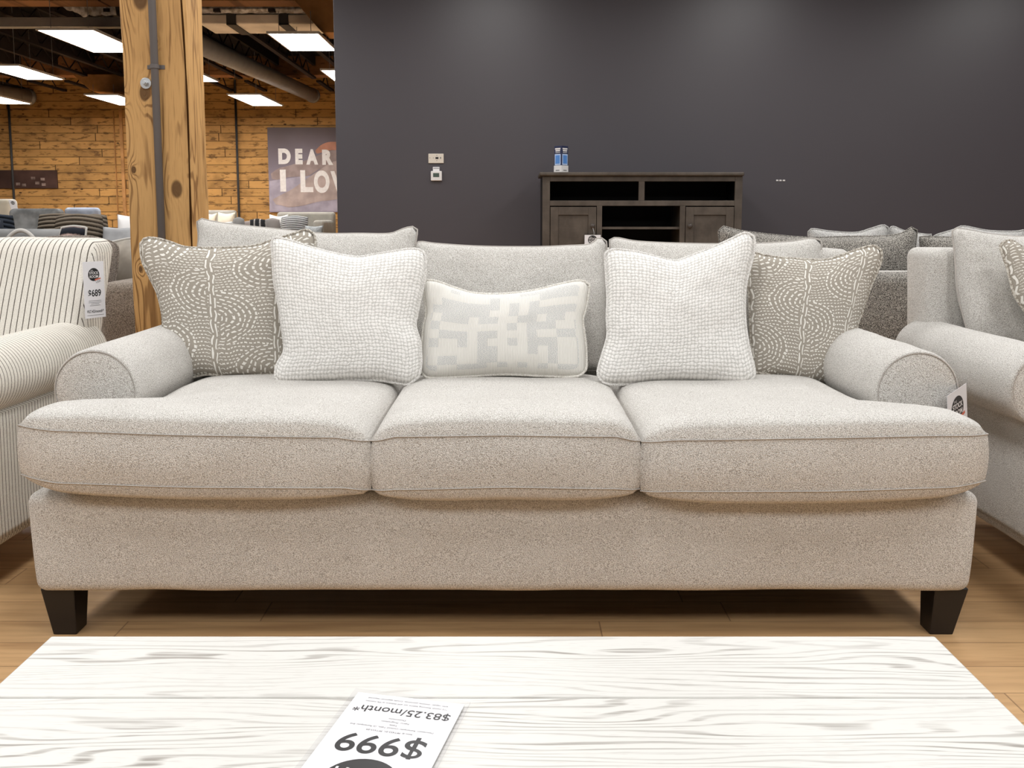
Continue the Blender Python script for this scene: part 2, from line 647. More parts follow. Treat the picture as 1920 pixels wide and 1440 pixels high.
e = bpy.data.materials.new('led_diffuser')
e.use_nodes = True
e.node_tree.nodes['Principled BSDF'].inputs['Base Color'].default_value = (0.9, 0.9, 0.9, 1)
e.node_tree.nodes['Principled BSDF'].inputs['Emission Color'].default_value = (1, 0.97, 0.93, 1)
e.node_tree.nodes['Principled BSDF'].inputs['Emission Strength'].default_value = 28.0
M['led'] = e
g = bpy.data.materials.new('clear_sleeve')
g.use_nodes = True
nt = g.node_tree
nt.nodes.remove(nt.nodes['Principled BSDF'])
t_, gl, mx = nt.nodes.new('ShaderNodeBsdfTransparent'), nt.nodes.new('ShaderNodeBsdfGlossy'), nt.nodes.new('ShaderNodeMixShader')
fr = nt.nodes.new('ShaderNodeFresnel')
fr.inputs[0].default_value = 1.2
t_.inputs[0].default_value = (0.97, 0.97, 0.975, 1)
gl.inputs['Roughness'].default_value = 0.32
gm, ml = nt.nodes.new('ShaderNodeNewGeometry'), nt.nodes.new('ShaderNodeMath')
ml.operation = 'MULTIPLY'
iv = nt.nodes.new('ShaderNodeMath')
iv.operation = 'SUBTRACT'
iv.inputs[0].default_value = 1.0
nt.links.new(gm.outputs['Backfacing'], iv.inputs[1])
nt.links.new(fr.outputs[0], ml.inputs[0])
nt.links.new(iv.outputs[0], ml.inputs[1])
nt.links.new(ml.outputs[0], mx.inputs[0])
nt.links.new(t_.outputs[0], mx.inputs[1])
nt.links.new(gl.outputs[0], mx.inputs[2])
nt.links.new(mx.outputs[0], nt.nodes['Material Output'].inputs[0])
M['sleeve'] = g


# ------------------------------------------------------------------ soft shapes
def pillow_mesh(top, bottom, left, right, thick, n=40, power=0.5, seed=0, wrinkle=0.004, front=None, ribs=0, back_scale=1.0):
    """closed pillow over four edge curves. top/bottom run left to right, left/right run top to bottom."""
    tp, bt = spline(top, n), spline(bottom, n)
    lf, rt = spline(left, n), spline(right, n)
    tl, tr, bl, br = (tp[0] + lf[0]) / 2, (tp[n] + rt[0]) / 2, (bt[0] + lf[n]) / 2, (bt[n] + rt[n]) / 2
    tp[0] = lf[0] = tl; tp[n] = rt[0] = tr; bt[0] = lf[n] = bl; bt[n] = rt[n] = br
    nrm = (tr - bl).cross(tl - br)
    if nrm.y > 0: nrm = -nrm
    nrm.normalize()
    if front is not None: nrm = front
    P = [[None] * (n + 1) for _ in range(n + 1)]
    for j in range(n + 1):
        v = j / n                       # 0 top .. 1 bottom
        for i in range(n + 1):
            u = i / n
            P[j][i] = (tp[i] * (1 - v) + bt[i] * v + lf[j] * (1 - u) + rt[j] * u
                       - (tl * (1 - u) * (1 - v) + tr * u * (1 - v) + bl * (1 - u) * v + br * u * v))
    mb = MB()
    vs, uvs, idx = [], [], {}
    for side in (0, 1):
        for j in range(n + 1):
            for i in range(n + 1):
                if side and (i in (0, n) or j in (0, n)):
                    idx[(1, j, i)] = idx[(0, j, i)]
                    continue
                a, b = 2 * i / n - 1, 2 * j / n - 1
                h = ((1 - a * a) * (1 - b * b)) ** power
                w = mnoise.noise(P[j][i] * 9 + Vector((seed * 3.7, side * 5, 0))) * wrinkle * min(1, h * 3)
                w += mnoise.noise(P[j][i] * 26 + Vector((seed * 1.7, side * 5, 4))) * wrinkle * 0.35 * min(1, h * 3)
                if ribs:
                    w += abs(math.sin(math.pi * ribs * j / n)) * 0.010 * min(1, h * 2)
                hh = thick * h * (1 if side == 0 else back_scale)
                idx[(side, j, i)] = len(vs)
                vs.append(P[j][i] + nrm * ((hh + w) * (1 if side == 0 else -1)))
                uvs.append((i / n, 1 - j / n))
    fs = []
    for j in range(n):
        for i in range(n):
            q = [(j, i), (j + 1, i), (j + 1, i + 1), (j, i + 1)]
            fs.append(tuple(idx[(0, a, b)] for a, b in q))
            fs.append(tuple(idx[(1, a, b)] for a, b in reversed(q)))
    mb.add(vs, fs, uvs)
    rim = tp[:-1] + rt[:-1] + bt[:0:-1] + lf[:0:-1]
    return mb, rim


CORDS = {'taupe_stitched': M['taupe_cord'], 'white_waffle': M['white_cord'], 'cream_patchwork_weave': M['cream_cord']}


def px_pillow(name, mat, label=None, cat=None, edges=None, plane=None, thick=.08, group=None, cord=0.0045, cordmat=None, parent=None, **kw):
    E = [[at_plane(x, y, *plane) for x, y in ed] for ed in edges]
    mb, rim = pillow_mesh(*E, thick, **kw)
    lo = min(rim, key=lambda p: p.z)
    c = sum(rim, Vector()) / len(rim)
    if parent is None:
        base = Vector((c.x, lo.y, lo.z))
        o = mb.build(name, mat, None, smooth=True, loc=base)
        tag(o, label, cat, group)
    else:
        o = mb.build(name, mat, parent, smooth=True)
    if cord:
        MB().tube(rim, cord, 8, True).build('piping', cordmat or CORDS.get(mat.name, mat), o, smooth=True)
    return o


def quad_edges(x0, y0, x1, y1, sag=(0, 0, 0, 0), skew=0):
    """four edge curves of a plain cushion given its frame box; sag pulls each edge inwards (top, bottom, left, right)"""
    mx, my = (x0 + x1) / 2, (y0 + y1) / 2
    return ([(x0 + skew, y0), (mx + skew, y0 + sag[0]), (x1 + skew, y0)], [(x0, y1), (mx, y1 - sag[1]), (x1, y1)],
            [(x0 + skew, y0), (x0 + sag[2] + skew / 2, my), (x0, y1)], [(x1 + skew, y0), (x1 - sag[3] + skew / 2, my), (x1, y1)])


def seat_cushion(xl, xr, y0, y1, zt, zb, crown, under, nu=44, nv=36, seed=0):
    """boxed seat cushion; xl(t), xr(t) give its sides from front (t=0) to back (t=1); zt/zb(u,t) give the seam heights"""
    mb = MB()
    vs, fs = [], []
    T, B = {}, {}

    def plan(i, j):
        t = j / nv
        t2 = t ** 1.5 if t < 1 else 1
        u = i / nu
        us = u
        x = lerp(xl(t2), xr(t2), us)
        y = lerp(y0, y1, t2)
        # gentle bow of the front edge and rounded front corners
        c = abs(2 * us - 1)
        y += 0.022 * c ** 14 * (1 - t2) - 0.006 * (1 - c * c) * (1 - t2)
        return x, y, us, t2
    for j in range(nv + 1):
        for i in range(nu + 1):
            x, y, u, t = plan(i, j)
            a, b = 2 * u - 1, 2 * (j / nv) - 1
            e = ((1 - a ** 6) ** 0.42) * ((1 - b ** 6) ** 0.46)
            w = mnoise.noise(Vector((x * 5, y * 5, seed))) * 0.006 * e
            T[(j, i)] = len(vs)
            vs.append((x, y, zt(u, t) + crown * e + w))
    rings = []
    border = [(0, i) for i in range(nu)] + [(j, nu) for j in range(nv)] + [(nv, i) for i in range(nu, 0, -1)] + [(j, 0) for j in range(nv, 0, -1)]
    K = 8
    prev = [T[q] for q in border]
    cx = (xl(0.5) + xr(0.5)) / 2
    for k in range(1, K + 1):
        s = k / K
        ring = []
        for q, (j, i) in enumerate(border):
            x, y, u, t = plan(i, j)
            bul = 0.005 * math.sin(math.pi * s)
            dx = bul * (1 if i == nu else -1 if i == 0 else 0)
            dy = bul * (-1 if j == 0 else 1 if j == nv else 0)
            z = lerp(zt(u, t), zb(u, t), s)
            w = mnoise.noise(Vector((x * 7, y * 7, z * 7 + seed))) * 0.004 * math.sin(math.pi * s)
            ring.append(len(vs))
            vs.append((x + dx, y + dy + w, z))
        m = len(border)
        for q in range(m):
            fs.append((prev[q], ring[q], ring[(q + 1) % m], prev[(q + 1) % m]))
        prev = ring
    bd = {q: prev[k] for k, q in enumerate(border)}
    for j in range(nv + 1):
        for i in range(nu + 1):
            if (j, i) in bd:
                B[(j, i)] = bd[(j, i)]
                continue
            x, y, u, t = plan(i, j)
            a, b = 2 * u - 1, 2 * (j / nv) - 1
            e = ((1 - a ** 4) ** 0.5) * ((1 - b ** 6) ** 0.6)
            B[(j, i)] = len(vs)
            vs.append((x, y, zb(u, t) - under * e))
    for j in range(nv):
        for i in range(nu):
            fs.append((T[(j, i)], T[(j, i + 1)], T[(j + 1, i + 1)], T[(j + 1, i)]))
            fs.append((B[(j, i)], B[(j + 1, i)], B[(j + 1, i + 1)], B[(j, i + 1)]))
    mb.add(vs, fs)
    seam_t, seam_b = [], []
    for (j, i) in border:
        x, y, u, t = plan(i, j)
        ox = 0.0012 * (1 if i == nu else -1 if i == 0 else 0)
        oy = -0.0012 if j == 0 else 0
        seam_t.append((x + ox, y + oy, zt(u, t)))
        seam_b.append((x + ox, y + oy, zb(u, t)))
    return mb, seam_t, seam_b


def arm_profile(cx, cz, r, side, zlow, n=36, post=(-0.055, 0.055)):
    """rolled arm section in XZ: a roll with a post below; side = -1 for the arm on the left of the picture"""
    pts = []
    a0, a1 = math.radians(-62), math.radians(242)
    for k in range(n + 1):
        a = lerp(a0, a1, k / n)
        pts.append((cx + r * math.cos(a), cz + r * math.sin(a)))
    zt = cz - r * 0.93
    rows = [zt, lerp(zt, zlow, 0.12), lerp(zt, zlow, 0.4), lerp(zt, zlow, 0.7), lerp(zt, zlow, 0.94), zlow]
    pts += [(cx + post[0], z) for z in rows]
    pts = [(cx + post[1], z) for z in reversed(rows)] + pts
    return pts


def arm_roll(root, cx, cz, r, y0, y1, zlow, side, mat, seam, post=(-0.055, 0.055), cyl_mat=None):
    prof = arm_profile(cx, cz, r, side, zlow, post=post)
    c = Vector((cx, 0, cz))
    mb = MB()
    vs, fs = [], []
    n = len(prof)
    steps = [(y0 + 0.004, 0.925), (y0 + 0.001, 0.945), (y0 + 0.006, 0.975), (y0 + 0.02, 1.0)]
    for k in range(1, 15):
        steps.append((lerp(y0 + 0.02, y1 - 0.03, k / 14), 1.0 + 0.012 * math.sin(k / 14 * math.pi)))
    steps += [(y1 - 0.008, 0.98), (y1, 0.93)]
    for (y, s) in steps:
        for (x, z) in prof:
            q = Vector((cx + (x - cx) * s, y, cz + (z - cz) * s if z > zlow + 0.001 else zlow))
            if y > y0 + 0.02:
                q += Vector((1, 0, 1)) * mnoise.noise(q * 8) * 0.003
            vs.append(q)
    for k in range(len(steps) - 1):
        for i in range(n):
            j = (i + 1) % n
            fs.append((k * n + i, k * n + j, (k + 1) * n + j, (k + 1) * n + i))
    L = (len(steps) - 1) * n
    fs.append(tuple(L + i for i in range(n)))
    mb.add(vs, fs)
    arm = mb.build('arm', cyl_mat or mat, root, smooth=True)
    # front panel, slightly domed, with its seam
    fv = [Vector((cx, y0 - 0.006, cz))]
    ff = []
    for s, d in ((0.4, -0.0055), (0.75, -0.003), (0.925, 0.003)):
        for (x, z) in prof:
            fv.append(Vector((cx + (x - cx) * s, y0 + d, cz + (z - cz) * s if z > zlow + 0.001 else lerp(cz, zlow, s))))
    for i in range(n):
        ff.append((0, 1 + i, 1 + (i + 1) % n))
    for k in range(2):
        for i in range(n):
            j = (i + 1) % n
            ff.append((1 + k * n + i, 1 + (k + 1) * n + i, 1 + (k + 1) * n + j, 1 + k * n + j))
    MB_ = MB()
    MB_.add(fv, [tuple(reversed(f)) for f in ff])
    MB_.build('arm_panel', mat, arm, smooth=True)
    rim = [Vector((cx + (x - cx) * 0.935, y0 + 0.0015, cz + (z - cz) * 0.935)) for x, z in prof[6:-6]]
    MB().tube(rim, 0.0013, 6).build('seam', seam, arm, smooth=True)
    return arm


def soft_box(mb, x0, x1, y0, y1, z0, z1, r=0.03, nx=40, ny=14, nz=10, taper=0.0, bul=0.0, lean=0.0, seed=0, wob=0.003):
    """rounded upholstered block; taper narrows its foot, lean pushes its top back"""
    cx, cy, cz = (x0 + x1) / 2, (y0 + y1) / 2, (z0 + z1) / 2
    hx, hy, hz = (x1 - x0) / 2, (y1 - y0) / 2, (z1 - z0) / 2
    vid, vs, fs = {}, [], []

    def axis(n, h):
        # extra rows close to the edges so the rounding is smooth
        e = [0, 0.15, 0.4, 0.7, 1.0]
        a = [-h + r * q for q in e]
        m = max(2, n)
        a += [lerp(-h + r, h - r, k / m) for k in range(1, m)]
        a += [h - r * q for q in reversed(e)]
        return a
    X, Y, Z = axis(nx, hx), axis(ny, hy), axis(nz, hz)

    def put(i, j, k):
        key = (i, j, k)
        if key in vid: return vid[key]
        p = Vector((X[i], Y[j], Z[k]))
        q = Vector((max(-hx + r, min(hx - r, p.x)), max(-hy + r, min(hy - r, p.y)), max(-hz + r, min(hz - r, p.z))))
        d = p - q
        if d.length > 1e-9:
            p = q + d.normalized() * r
        w = mnoise.noise(Vector((p.x * 6, p.y * 6, p.z * 6 + seed))) * wob
        f = (p.z + hz) / (2 * hz)
        bx = bul * (1 - (p.z / hz) ** 2) if bul else 0
        s = 1 - taper * (1 - f)
        vid[key] = len(vs)
        vs.append(Vector((cx + p.x * s, cy + p.y + lean * f + (w - bx if p.y < 0 else w), cz + p.z + w * 0.5)))
        return vid[key]
    I, J, K = len(X) - 1, len(Y) - 1, len(Z) - 1
    for i in range(I):
        for j in range(J):
            fs.append((put(i, j, 0), put(i, j + 1, 0), put(i + 1, j + 1, 0), put(i + 1, j, 0)))
            fs.append((put(i, j, K), put(i + 1, j, K), put(i + 1, j + 1, K), put(i, j + 1, K)))
    for i in range(I):
        for k in range(K):
            fs.append((put(i, 0, k), put(i + 1, 0, k), put(i + 1, 0, k + 1), put(i, 0, k + 1)))
            fs.append((put(i, J, k), put(i, J, k + 1), put(i + 1, J, k + 1), put(i + 1, J, k)))
    for j in range(J):
        for k in range(K):
            fs.append((put(0, j, k), put(0, j, k + 1), put(0, j + 1, k + 1), put(0, j + 1, k)))
            fs.append((put(I, j, k), put(I, j + 1, k), put(I, j + 1, k + 1), put(I, j, k + 1)))
    mb.add(vs, fs)
    return mb


def leg(root, cx, cy, ztop, top=0.042, foot=0.028, mat=None, lean=0.0):
    t = [(cx - top, cy - top, ztop), (cx + top, cy - top, ztop), (cx + top, cy + top, ztop), (cx - top, cy + top, ztop)]
    fx = cx + lean
    b = [(fx - foot, cy - foot, 0), (fx + foot, cy - foot, 0), (fx + foot, cy + foot, 0), (fx - foot, cy + foot, 0)]
    return MB().hexa(b, t).build('leg', mat or M['black_leg'], root, bevel=0.003)


# ------------------------------------------------------------------ lettering and price cards
def lettering(s, size, origin, r, u, mat, parent, name='lettering', bold=0.0, align='CENTER', spacing=1.0, squash=1.0, lines=None):
    cu = bpy.data.curves.new('t', 'FONT')
    cu.body = s
    cu.size = 1.0
    cu.align_x = align
    cu.align_y = 'CENTER'
    cu.offset = bold / size
    cu.space_character = spacing
    cu.space_line = 0.95
    tmp = bpy.data.objects.new('t', cu)
    COL.objects.link(tmp)
    dg = bpy.context.evaluated_depsgraph_get()
    me = bpy.data.meshes.new_from_object(tmp.evaluated_get(dg))
    bpy.data.objects.remove(tmp)
    n = r.cross(u)
    off = world_loc(parent)
    for v in me.vertices:
        v.co = origin + r * (v.co.x * size * squash) + u * (v.co.y * size) - off
    me.materials.clear()
    me.materials.append(mat)
    me.name = name
    o = bpy.data.objects.new(name, me)
    COL.objects.link(o)
    o.parent = parent
    return o


def disc(c, r, u, rad, mat, parent, name, n=40):
    MBd = MB()
    MBd.add([c + r * (rad * math.cos(2 * math.pi * k / n)) + u * (rad * math.sin(2 * math.pi * k / n)) for k in range(n)], [tuple(range(n))])
    return MBd.build(name, mat, parent)


def price_card(label, c, r, u, w, h, texts, logo_v, logo_r, group=None, sleeve=0.006, stamp=True, squash=1.0, fine=()):
    """card in a clear sleeve. c centre, r right, u up. texts: (string, size in h, v from bottom, bold)"""
    n = r.cross(u).normalized()
    root = thing('price_card', label, 'price tag', c - u * (h / 2), group)
    MB().oriented(c, r, u, w, h, 0.0008).build('card', M['paper'], root)
    mb = MB()
    mb.oriented(c + n * 0.0003 + u * 0.006, r, u, w + 2 * sleeve, h + 2 * sleeve + 0.012, 0.0034)
    mb.build('clear_sleeve', M['sleeve'], root, label='clear plastic sleeve')
    f = c + n * 0.0008
    lc = f + u * (logo_v * h - h / 2)
    d = disc(lc, r, u, logo_r, M['ink'], root, 'logo_disc')
    lt = lc + n * 0.0003
    lettering('THE', logo_r * 0.26, lt + u * (logo_r * 0.62) - r * (logo_r * 0.35), r, u, M['white_print'], d, 'logo_lettering')
    lettering('STOCK', logo_r * 0.58, lt + u * (logo_r * 0.22), r, u, M['white_print'], d, 'logo_lettering', 0.012 * logo_r, squash=0.86)
    lettering('ROOM', logo_r * 0.58, lt - u * (logo_r * 0.34), r, u, M['white_print'], d, 'logo_lettering', 0.012 * logo_r, squash=0.9)
    if stamp:
        rr = (r + u * 0.22).normalized()
        uu = n.cross(rr)
        sc = f + n * 0.0002 + u * (logo_v * h - h / 2 - logo_r * 1.12) + r * (logo_r * 0.75)
        s = MB()
        s.oriented(sc + uu * (logo_r * 0.40), rr, uu, logo_r * 1.05, logo_r * 0.22, 0.0003).build('red_stamp', M['red_ink'], root)
        lettering('USA', logo_r * 0.50, sc, rr, uu, M['grey_ink'], root, 'stamp_lettering')
    for (s, size, v, bold) in texts:
        lettering(s, size * h, f + u * (v * h - h / 2), r, u, M['ink'] if bold else M['grey_ink'], root, 'lettering', bold, squash=squash)
    for (v, frac) in fine:
        MB().oriented(f + u * (v * h - h / 2), r, u, w * frac, h * 0.006, 0.0003).build('fine_print', M['grey_ink'], root)
    return root


# ------------------------------------------------------------------ the setting
o = MB().add([(-16, -5, 0), (9, -5, 0), (9, 21, 0), (-16, 21, 0)], [(0, 1, 2, 3)])
mb = MB(); mb.box(-16, 9, -5, 21, -0.1, 0.0)
tag(mb.build('floor', M['floor']), 'honey oak laminate floor of long narrow boards', kind='structure')
mb = MB(); mb.box(-16, 9, -5, 21, 4.1, 4.2)
tag(mb.build('ceiling', M['deck']), 'dark timber ceiling deck', kind='structure')
WALL_Y = 20.0
mb = MB(); mb.box(-16, 2, WALL_Y, WALL_Y + 0.15, 0, 4.1)
tag(mb.build('wall_back', M['wallwood']), 'old brown board wall at the far end of the showroom', kind='structure')
mb = MB(); mb.box(-16.15, -16, -5, WALL_Y + 0.15, 0, 4.1)
tag(mb.build('wall_left', M['paint']), 'charcoal painted wall at the left end of the showroom', kind='structure')
DK = 8.0
e0 = at(629, 220, DK)
mb = MB(); mb.box(e0.x, 9, DK, DK + 0.16, 0, 4.1)
tag(mb.build('wall_right', M['paint'], bevel=0.004), 'smooth charcoal grey painted partition wall', kind='structure')
# beams of the timber ceiling
B1, B2 = 11.9, 18.2
for (yb, zb) in ((B1, at(400, 13, B1 + .34).z), (B2, at(400, 146, B2 + .34).z)):
    mb = MB(); mb.box(-15.5, 2, yb, yb + 0.34, zb, 4.1)
    tag(mb.build('trim_beam', M['beamwood'], bevel=0.01), 'heavy brown timber ceiling beam', kind='structure')
mb = MB()
for k in range(24):
    x = -15 + 0.7 * k
    mb.box(x, x + 0.06, B1 + 0.36, WALL_Y - 0.02, 3.92, 4.09)
    mb.box(x - 0.01, x + 0.07, B1 + 0.36, B2 - 0.02, 3.66, 3.70)
    mb.box(x - 0.01, x + 0.07, B2 + 0.36, WALL_Y - 0.02, 3.66, 3.70)
    y = B1 + 0.5
    while y < WALL_Y - 0.8:
        if not (B2 - 0.5 < y < B2 + 0.4):
            mb.tube([(x + 0.03, y, 3.70), (x + 0.03, y + 0.3, 3.92)], 0.012, 5)
            mb.tube([(x + 0.03, y + 0.6, 3.70), (x + 0.03, y + 0.3, 3.92)], 0.012, 5)
        y += 0.6
tag(mb.build('trim_joists', M['joist']), 'dark open web joists under the ceiling deck', kind='structure')

# ------------------------------------------------------------------ the cream sofa
SF = 2.26                                   # front of the base
xL, xR = at(48, 1000, SF).x, at(1838, 1000, SF).x
sofa = thing('sofa', 'long cream boucle three seat sofa with rolled arms and dark tapered legs', 'sofa', ((xL + xR) / 2, 2.8, 0))
mb = soft_box(MB(), xL, xR, SF, 3.28, 0.125, 0.382, 0.028, 60, 14, 10, taper=0.012, bul=0.006, wob=0.004)
mb.build('base', M['boucle'], sofa, smooth=True)
MB().box(xL + .05, xR - .05, SF + .05, 3.24, 0.118, 0.127).build('underside_darkener', M['strap'], sofa, label='added black sheet under the seat base, deepens the shade there')  # unseen black sheet, added to deepen the shade under the sofa
for (px, pxf) in ((117, 127), (1775, 1760)):
    X = at(px, 1105, 2.31).x
    F = at(pxf, 1187, 2.31).x
    leg(sofa, X, 2.325, 0.128, 0.043, 0.030, lean=F - X)
    leg(sofa, X, 3.20, 0.128, 0.043, 0.030, lean=F - X)
aL, aR = at(181, 735, 2.46), at(1718, 738, 2.46)
AR = 0.114
for c, s in ((aL, -1), (aR, 1)):
    arm_roll(sofa, c.x, c.z + 0.004, AR, 2.45, 3.24, 0.36, s, M['boucle'], M['boucle_seam'])
mb = soft_box(MB(), at(352, 458, 3.35).x, at(1566, 464, 3.35).x, 3.10, 3.30, 0.30, 0.958, 0.035, 40, 6, 14, lean=0.07)
mb.build('back_frame', M['boucle'], sofa, smooth=True)


def curve_of(pts):
    def f(u):
        for (a, b) in zip(pts, pts[1:]):
            if u <= b[0]:
                return lerp(a[1], b[1], sstep(0, 1, (u - a[0]) / (b[0] - a[0])) * 0.5 + 0.5 * (u - a[0]) / (b[0] - a[0]))
        return pts[-1][1]
    return f


CF, CB = 2.20, 3.03
d1, d2 = at(694, 880, CF).x, at(1203, 880, CF).x
outL, outR = at(29, 850, CF).x, at(1857, 870, CF).x
inL, inR = aL.x + AR - 0.006, aR.x - AR + 0.006
specs = [
    (lambda t: lerp(outL, inL, sstep(0.17, 0.285, t)), lambda t: d1 - 0.002,
     [(0, .566), (.12, .557), (.5, .547), (.9, .541), (1, .527)], [(0, .443), (.12, .428), (.5, .419), (.92, .416), (1, .405)]),
    (lambda t: d1 + 0.002, lambda t: d2 - 0.002,
     [(0, .527), (.1, .543), (.5, .547), (.9, .543), (1, .527)], [(0, .405), (.1, .412), (.5, .419), (.9, .414), (1, .407)]),
    (lambda t: d2 + 0.002, lambda t: lerp(outR, inR, sstep(0.17, 0.285, t)),
     [(0, .525), (.1, .534), (.5, .540), (.85, .545), (1, .544)], [(0, .402), (.1, .407), (.5, .409), (.88, .417), (1, .428)]),
]
for n_, (xl, xr, zt, zb) in enumerate(specs):
    ft, fb = curve_of(zt), curve_of(zb)
    m_, st, sb = seat_cushion(xl, xr, CF, CB, lambda u, t: lerp(ft(u), 0.530, sstep(0.1, 0.5, t)), lambda u, t: lerp(fb(u), 0.41, sstep(0.1, 0.4, t)), 0.052, 0.046, seed=n_ * 7)
    cu = m_.build('seat_cushion', M['boucle'], sofa, smooth=True)
    MB().tube(st, 0.0014, 6, True).build('seam', M['boucle_seam'], cu, smooth=True)
    MB().tube(sb, 0.0014, 6, True).build('seam', M['boucle_seam'], cu, smooth=True)

BP = (3.10, 0.58, 0.25)
back = [
    ([(370, 414), (378, 410), (394, 414), (430, 420), (494, 427), (543, 432), (607, 438), (672, 438), (730, 438), (753, 430), (772, 425), (782, 429)],
     [(362, 690), (560, 694), (776, 690)], [(369, 418), (372, 445), (368, 500), (362, 690)], [(783, 432), (779, 470), (781, 560), (776, 690)]),
    ([(779, 459), (787, 453), (820, 457), (900, 462), (1000, 463), (1060, 461), (1105, 458), (1122, 446), (1136, 450)],
     [(778, 694), (950, 697), (1134, 694)], [(779, 462), (783, 520), (779, 600), (778, 694)], [(1138, 456), (1136, 500), (1139, 600), (1134, 694)]),
    ([(1143, 448), (1158, 446), (1200, 453), (1300, 457), (1400, 457), (1480, 453), (1515, 447), (1537, 448)],
     [(1140, 690), (1340, 694), (1552, 690)], [(1143, 452), (1145, 520), (1141, 600), (1140, 690)], [(1541, 455), (1539, 500), (1546, 600), (1552, 690)]),
]
for k, e_ in enumerate(back):
    px_pillow('back_cushion', M['boucle'], None, None, e_, BP, 0.095, parent=sofa, power=0.34, seed=k, wrinkle=0.006, n=44, cord=0.003, cordmat=M['boucle_seam'])

# throw pillows on the sofa
px_pillow('throw_pillow', M['taupe'], 'taupe throw pillow with white stitched arcs, tucked against the left arm of the cream sofa', 'pillow',
          ([(264, 454), (272, 447), (284, 446), (302, 449), (322, 455), (345, 463), (372, 465), (440, 464), (480, 460), (515, 449), (545, 440), (572, 431), (586, 435)],
           [(312, 716), (322, 724), (338, 715), (360, 708), (390, 702), (430, 705), (500, 702), (560, 701)],
           [(263, 460), (267, 490), (281, 520), (295, 550), (303, 580), (306, 605), (307, 640), (308, 690), (312, 712)],
           [(591, 442), (591, 464), (575, 520), (565, 600), (560, 698)]),
          (2.90, 0.58, 0.34), 0.070, 'throw pillows on the cream sofa', seed=1, wrinkle=0.006, power=0.46)
px_pillow('throw_pillow', M['waffle'], 'white waffle weave throw pillow beside the left taupe one', 'pillow',
          ([(508, 452), (516, 446), (543, 451), (591, 466), (640, 478), (672, 482), (704, 477), (769, 467), (790, 470), (797, 476)],
           [(517, 708), (524, 716), (543, 719), (640, 714), (704, 713), (748, 719), (764, 721), (784, 708)],
           [(509, 458), (511, 478), (514, 525), (523, 574), (530, 622), (533, 658), (520, 682), (515, 704)],
           [(798, 482), (798, 516), (791, 548), (782, 590), (779, 612), (787, 640), (790, 680), (786, 704)]),
          (2.77, 0.58, 0.36), 0.080, 'throw pillows on the cream sofa', seed=2, wrinkle=0.008, power=0.46)
px_pillow('lumbar_pillow', M['lumbar'], 'small cream patchwork weave lumbar pillow in the middle of the cream sofa', 'pillow',
          ([(795, 530), (801, 525), (824, 529), (854, 540), (891, 550), (947, 551), (1004, 544), (1052, 532), (1086, 526), (1103, 530)],
           [(789, 695), (797, 706), (812, 709), (872, 706), (947, 702), (1022, 705), (1079, 706), (1097, 697)],
           [(794, 535), (797, 566), (799, 589), (794, 615), (791, 652), (788, 688)],
           [(1106, 536), (1099, 577), (1093, 600), (1096, 626), (1099, 652), (1100, 690)]),
          (2.82, 0.58, 0.42), 0.070, 'throw pillows on the cream sofa', seed=3, wrinkle=0.005, power=0.46)
px_pillow('throw_pillow', M['waffle'], 'white waffle weave throw pillow beside the right taupe one', 'pillow',
          ([(1135, 474), (1150, 468), (1191, 472), (1225, 480), (1262, 489), (1280, 486), (1300, 478), (1334, 465), (1367, 450), (1395, 437), (1410, 440)],
           [(1122, 706), (1130, 716), (1146, 721), (1191, 720), (1247, 716), (1304, 716), (1360, 720), (1394, 721), (1413, 708)],
           [(1134, 478), (1137, 521), (1139, 559), (1138, 596), (1139, 630), (1131, 660), (1122, 690), (1121, 702)],
           [(1416, 447), (1412, 480), (1403, 514), (1397, 547), (1397, 600), (1403, 645), (1412, 682), (1416, 702)]),
          (2.77, 0.58, 0.36), 0.080, 'throw pillows on the cream sofa', seed=4, wrinkle=0.008, power=0.46)
px_pillow('throw_pillow', M['taupe'], 'taupe throw pillow with white stitched arcs, tucked against the right arm of the cream sofa', 'pillow',
          ([(1398, 470), (1415, 474), (1445, 481), (1500, 486), (1548, 487), (1570, 481), (1605, 469), (1634, 461), (1650, 465)],
           [(1412, 698), (1445, 702), (1493, 711), (1532, 719), (1564, 727), (1588, 733), (1600, 726)],
           [(1398, 476), (1405, 560), (1408, 640), (1411, 694)],
           [(1654, 473), (1650, 496), (1634, 534), (1618, 579), (1607, 611), (1603, 643), (1602, 690), (1601, 722)]),
          (2.90, 0.58, 0.34), 0.070, 'throw pillows on the cream sofa', seed=5, wrinkle=0.006, power=0.46)

# ------------------------------------------------------------------ coffee table with its price card
TZ = 0.47
tl, tr = at_z(97, 1191, TZ), at_z(1754, 1193, TZ)
ty1 = (tl.y + tr.y) / 2
ys = at_z(960, 1307, TZ).y
bw_ = ty1 - ys
table = thing('coffee_table', 'whitewashed wood plank coffee table in front of the cream sofa', 'table', ((tl.x + tr.x) / 2, ty1 - 0.36, 0))
mb = MB()
y = ty1
rag = random.Random(3)
for k in range(4):
    ya, yb_ = y - bw_ + (0.0011 if k < 3 else 0), y - (0.0011 if k else 0)
    mb.box(tl.x, tr.x, ya, yb_, TZ - 0.042, TZ)
    y -= bw_
ty0 = y
mb.build('tabletop', M['table'], table, bevel=0.003)
mb = MB()
mb.box(tl.x + .04, tr.x - .04, ty0 + .04, ty1 - .04, 0.05, TZ - .042)
mb.build('body', M['table'], table, bevel=.003)
for lx in (tl.x + .075, tr.x - .075):
    for ly in (ty0 + .075, ty1 - .075):
        leg(table, lx, ly, 0.05, 0.035, 0.032, M['table'])
fl, fr_ = at_z(672, 1299, TZ + .003), at_z(871, 1322, TZ + .003)
r_ = (fl - fr_).normalized()
u_ = Vector((0, 0, 1)).cross(r_).normalized()
cw = (fl - fr_).length
ch = cw * 1.98
cc = (fl + fr_) / 2 + u_ * (ch / 2) + Vector((0, 0, 0.0005))
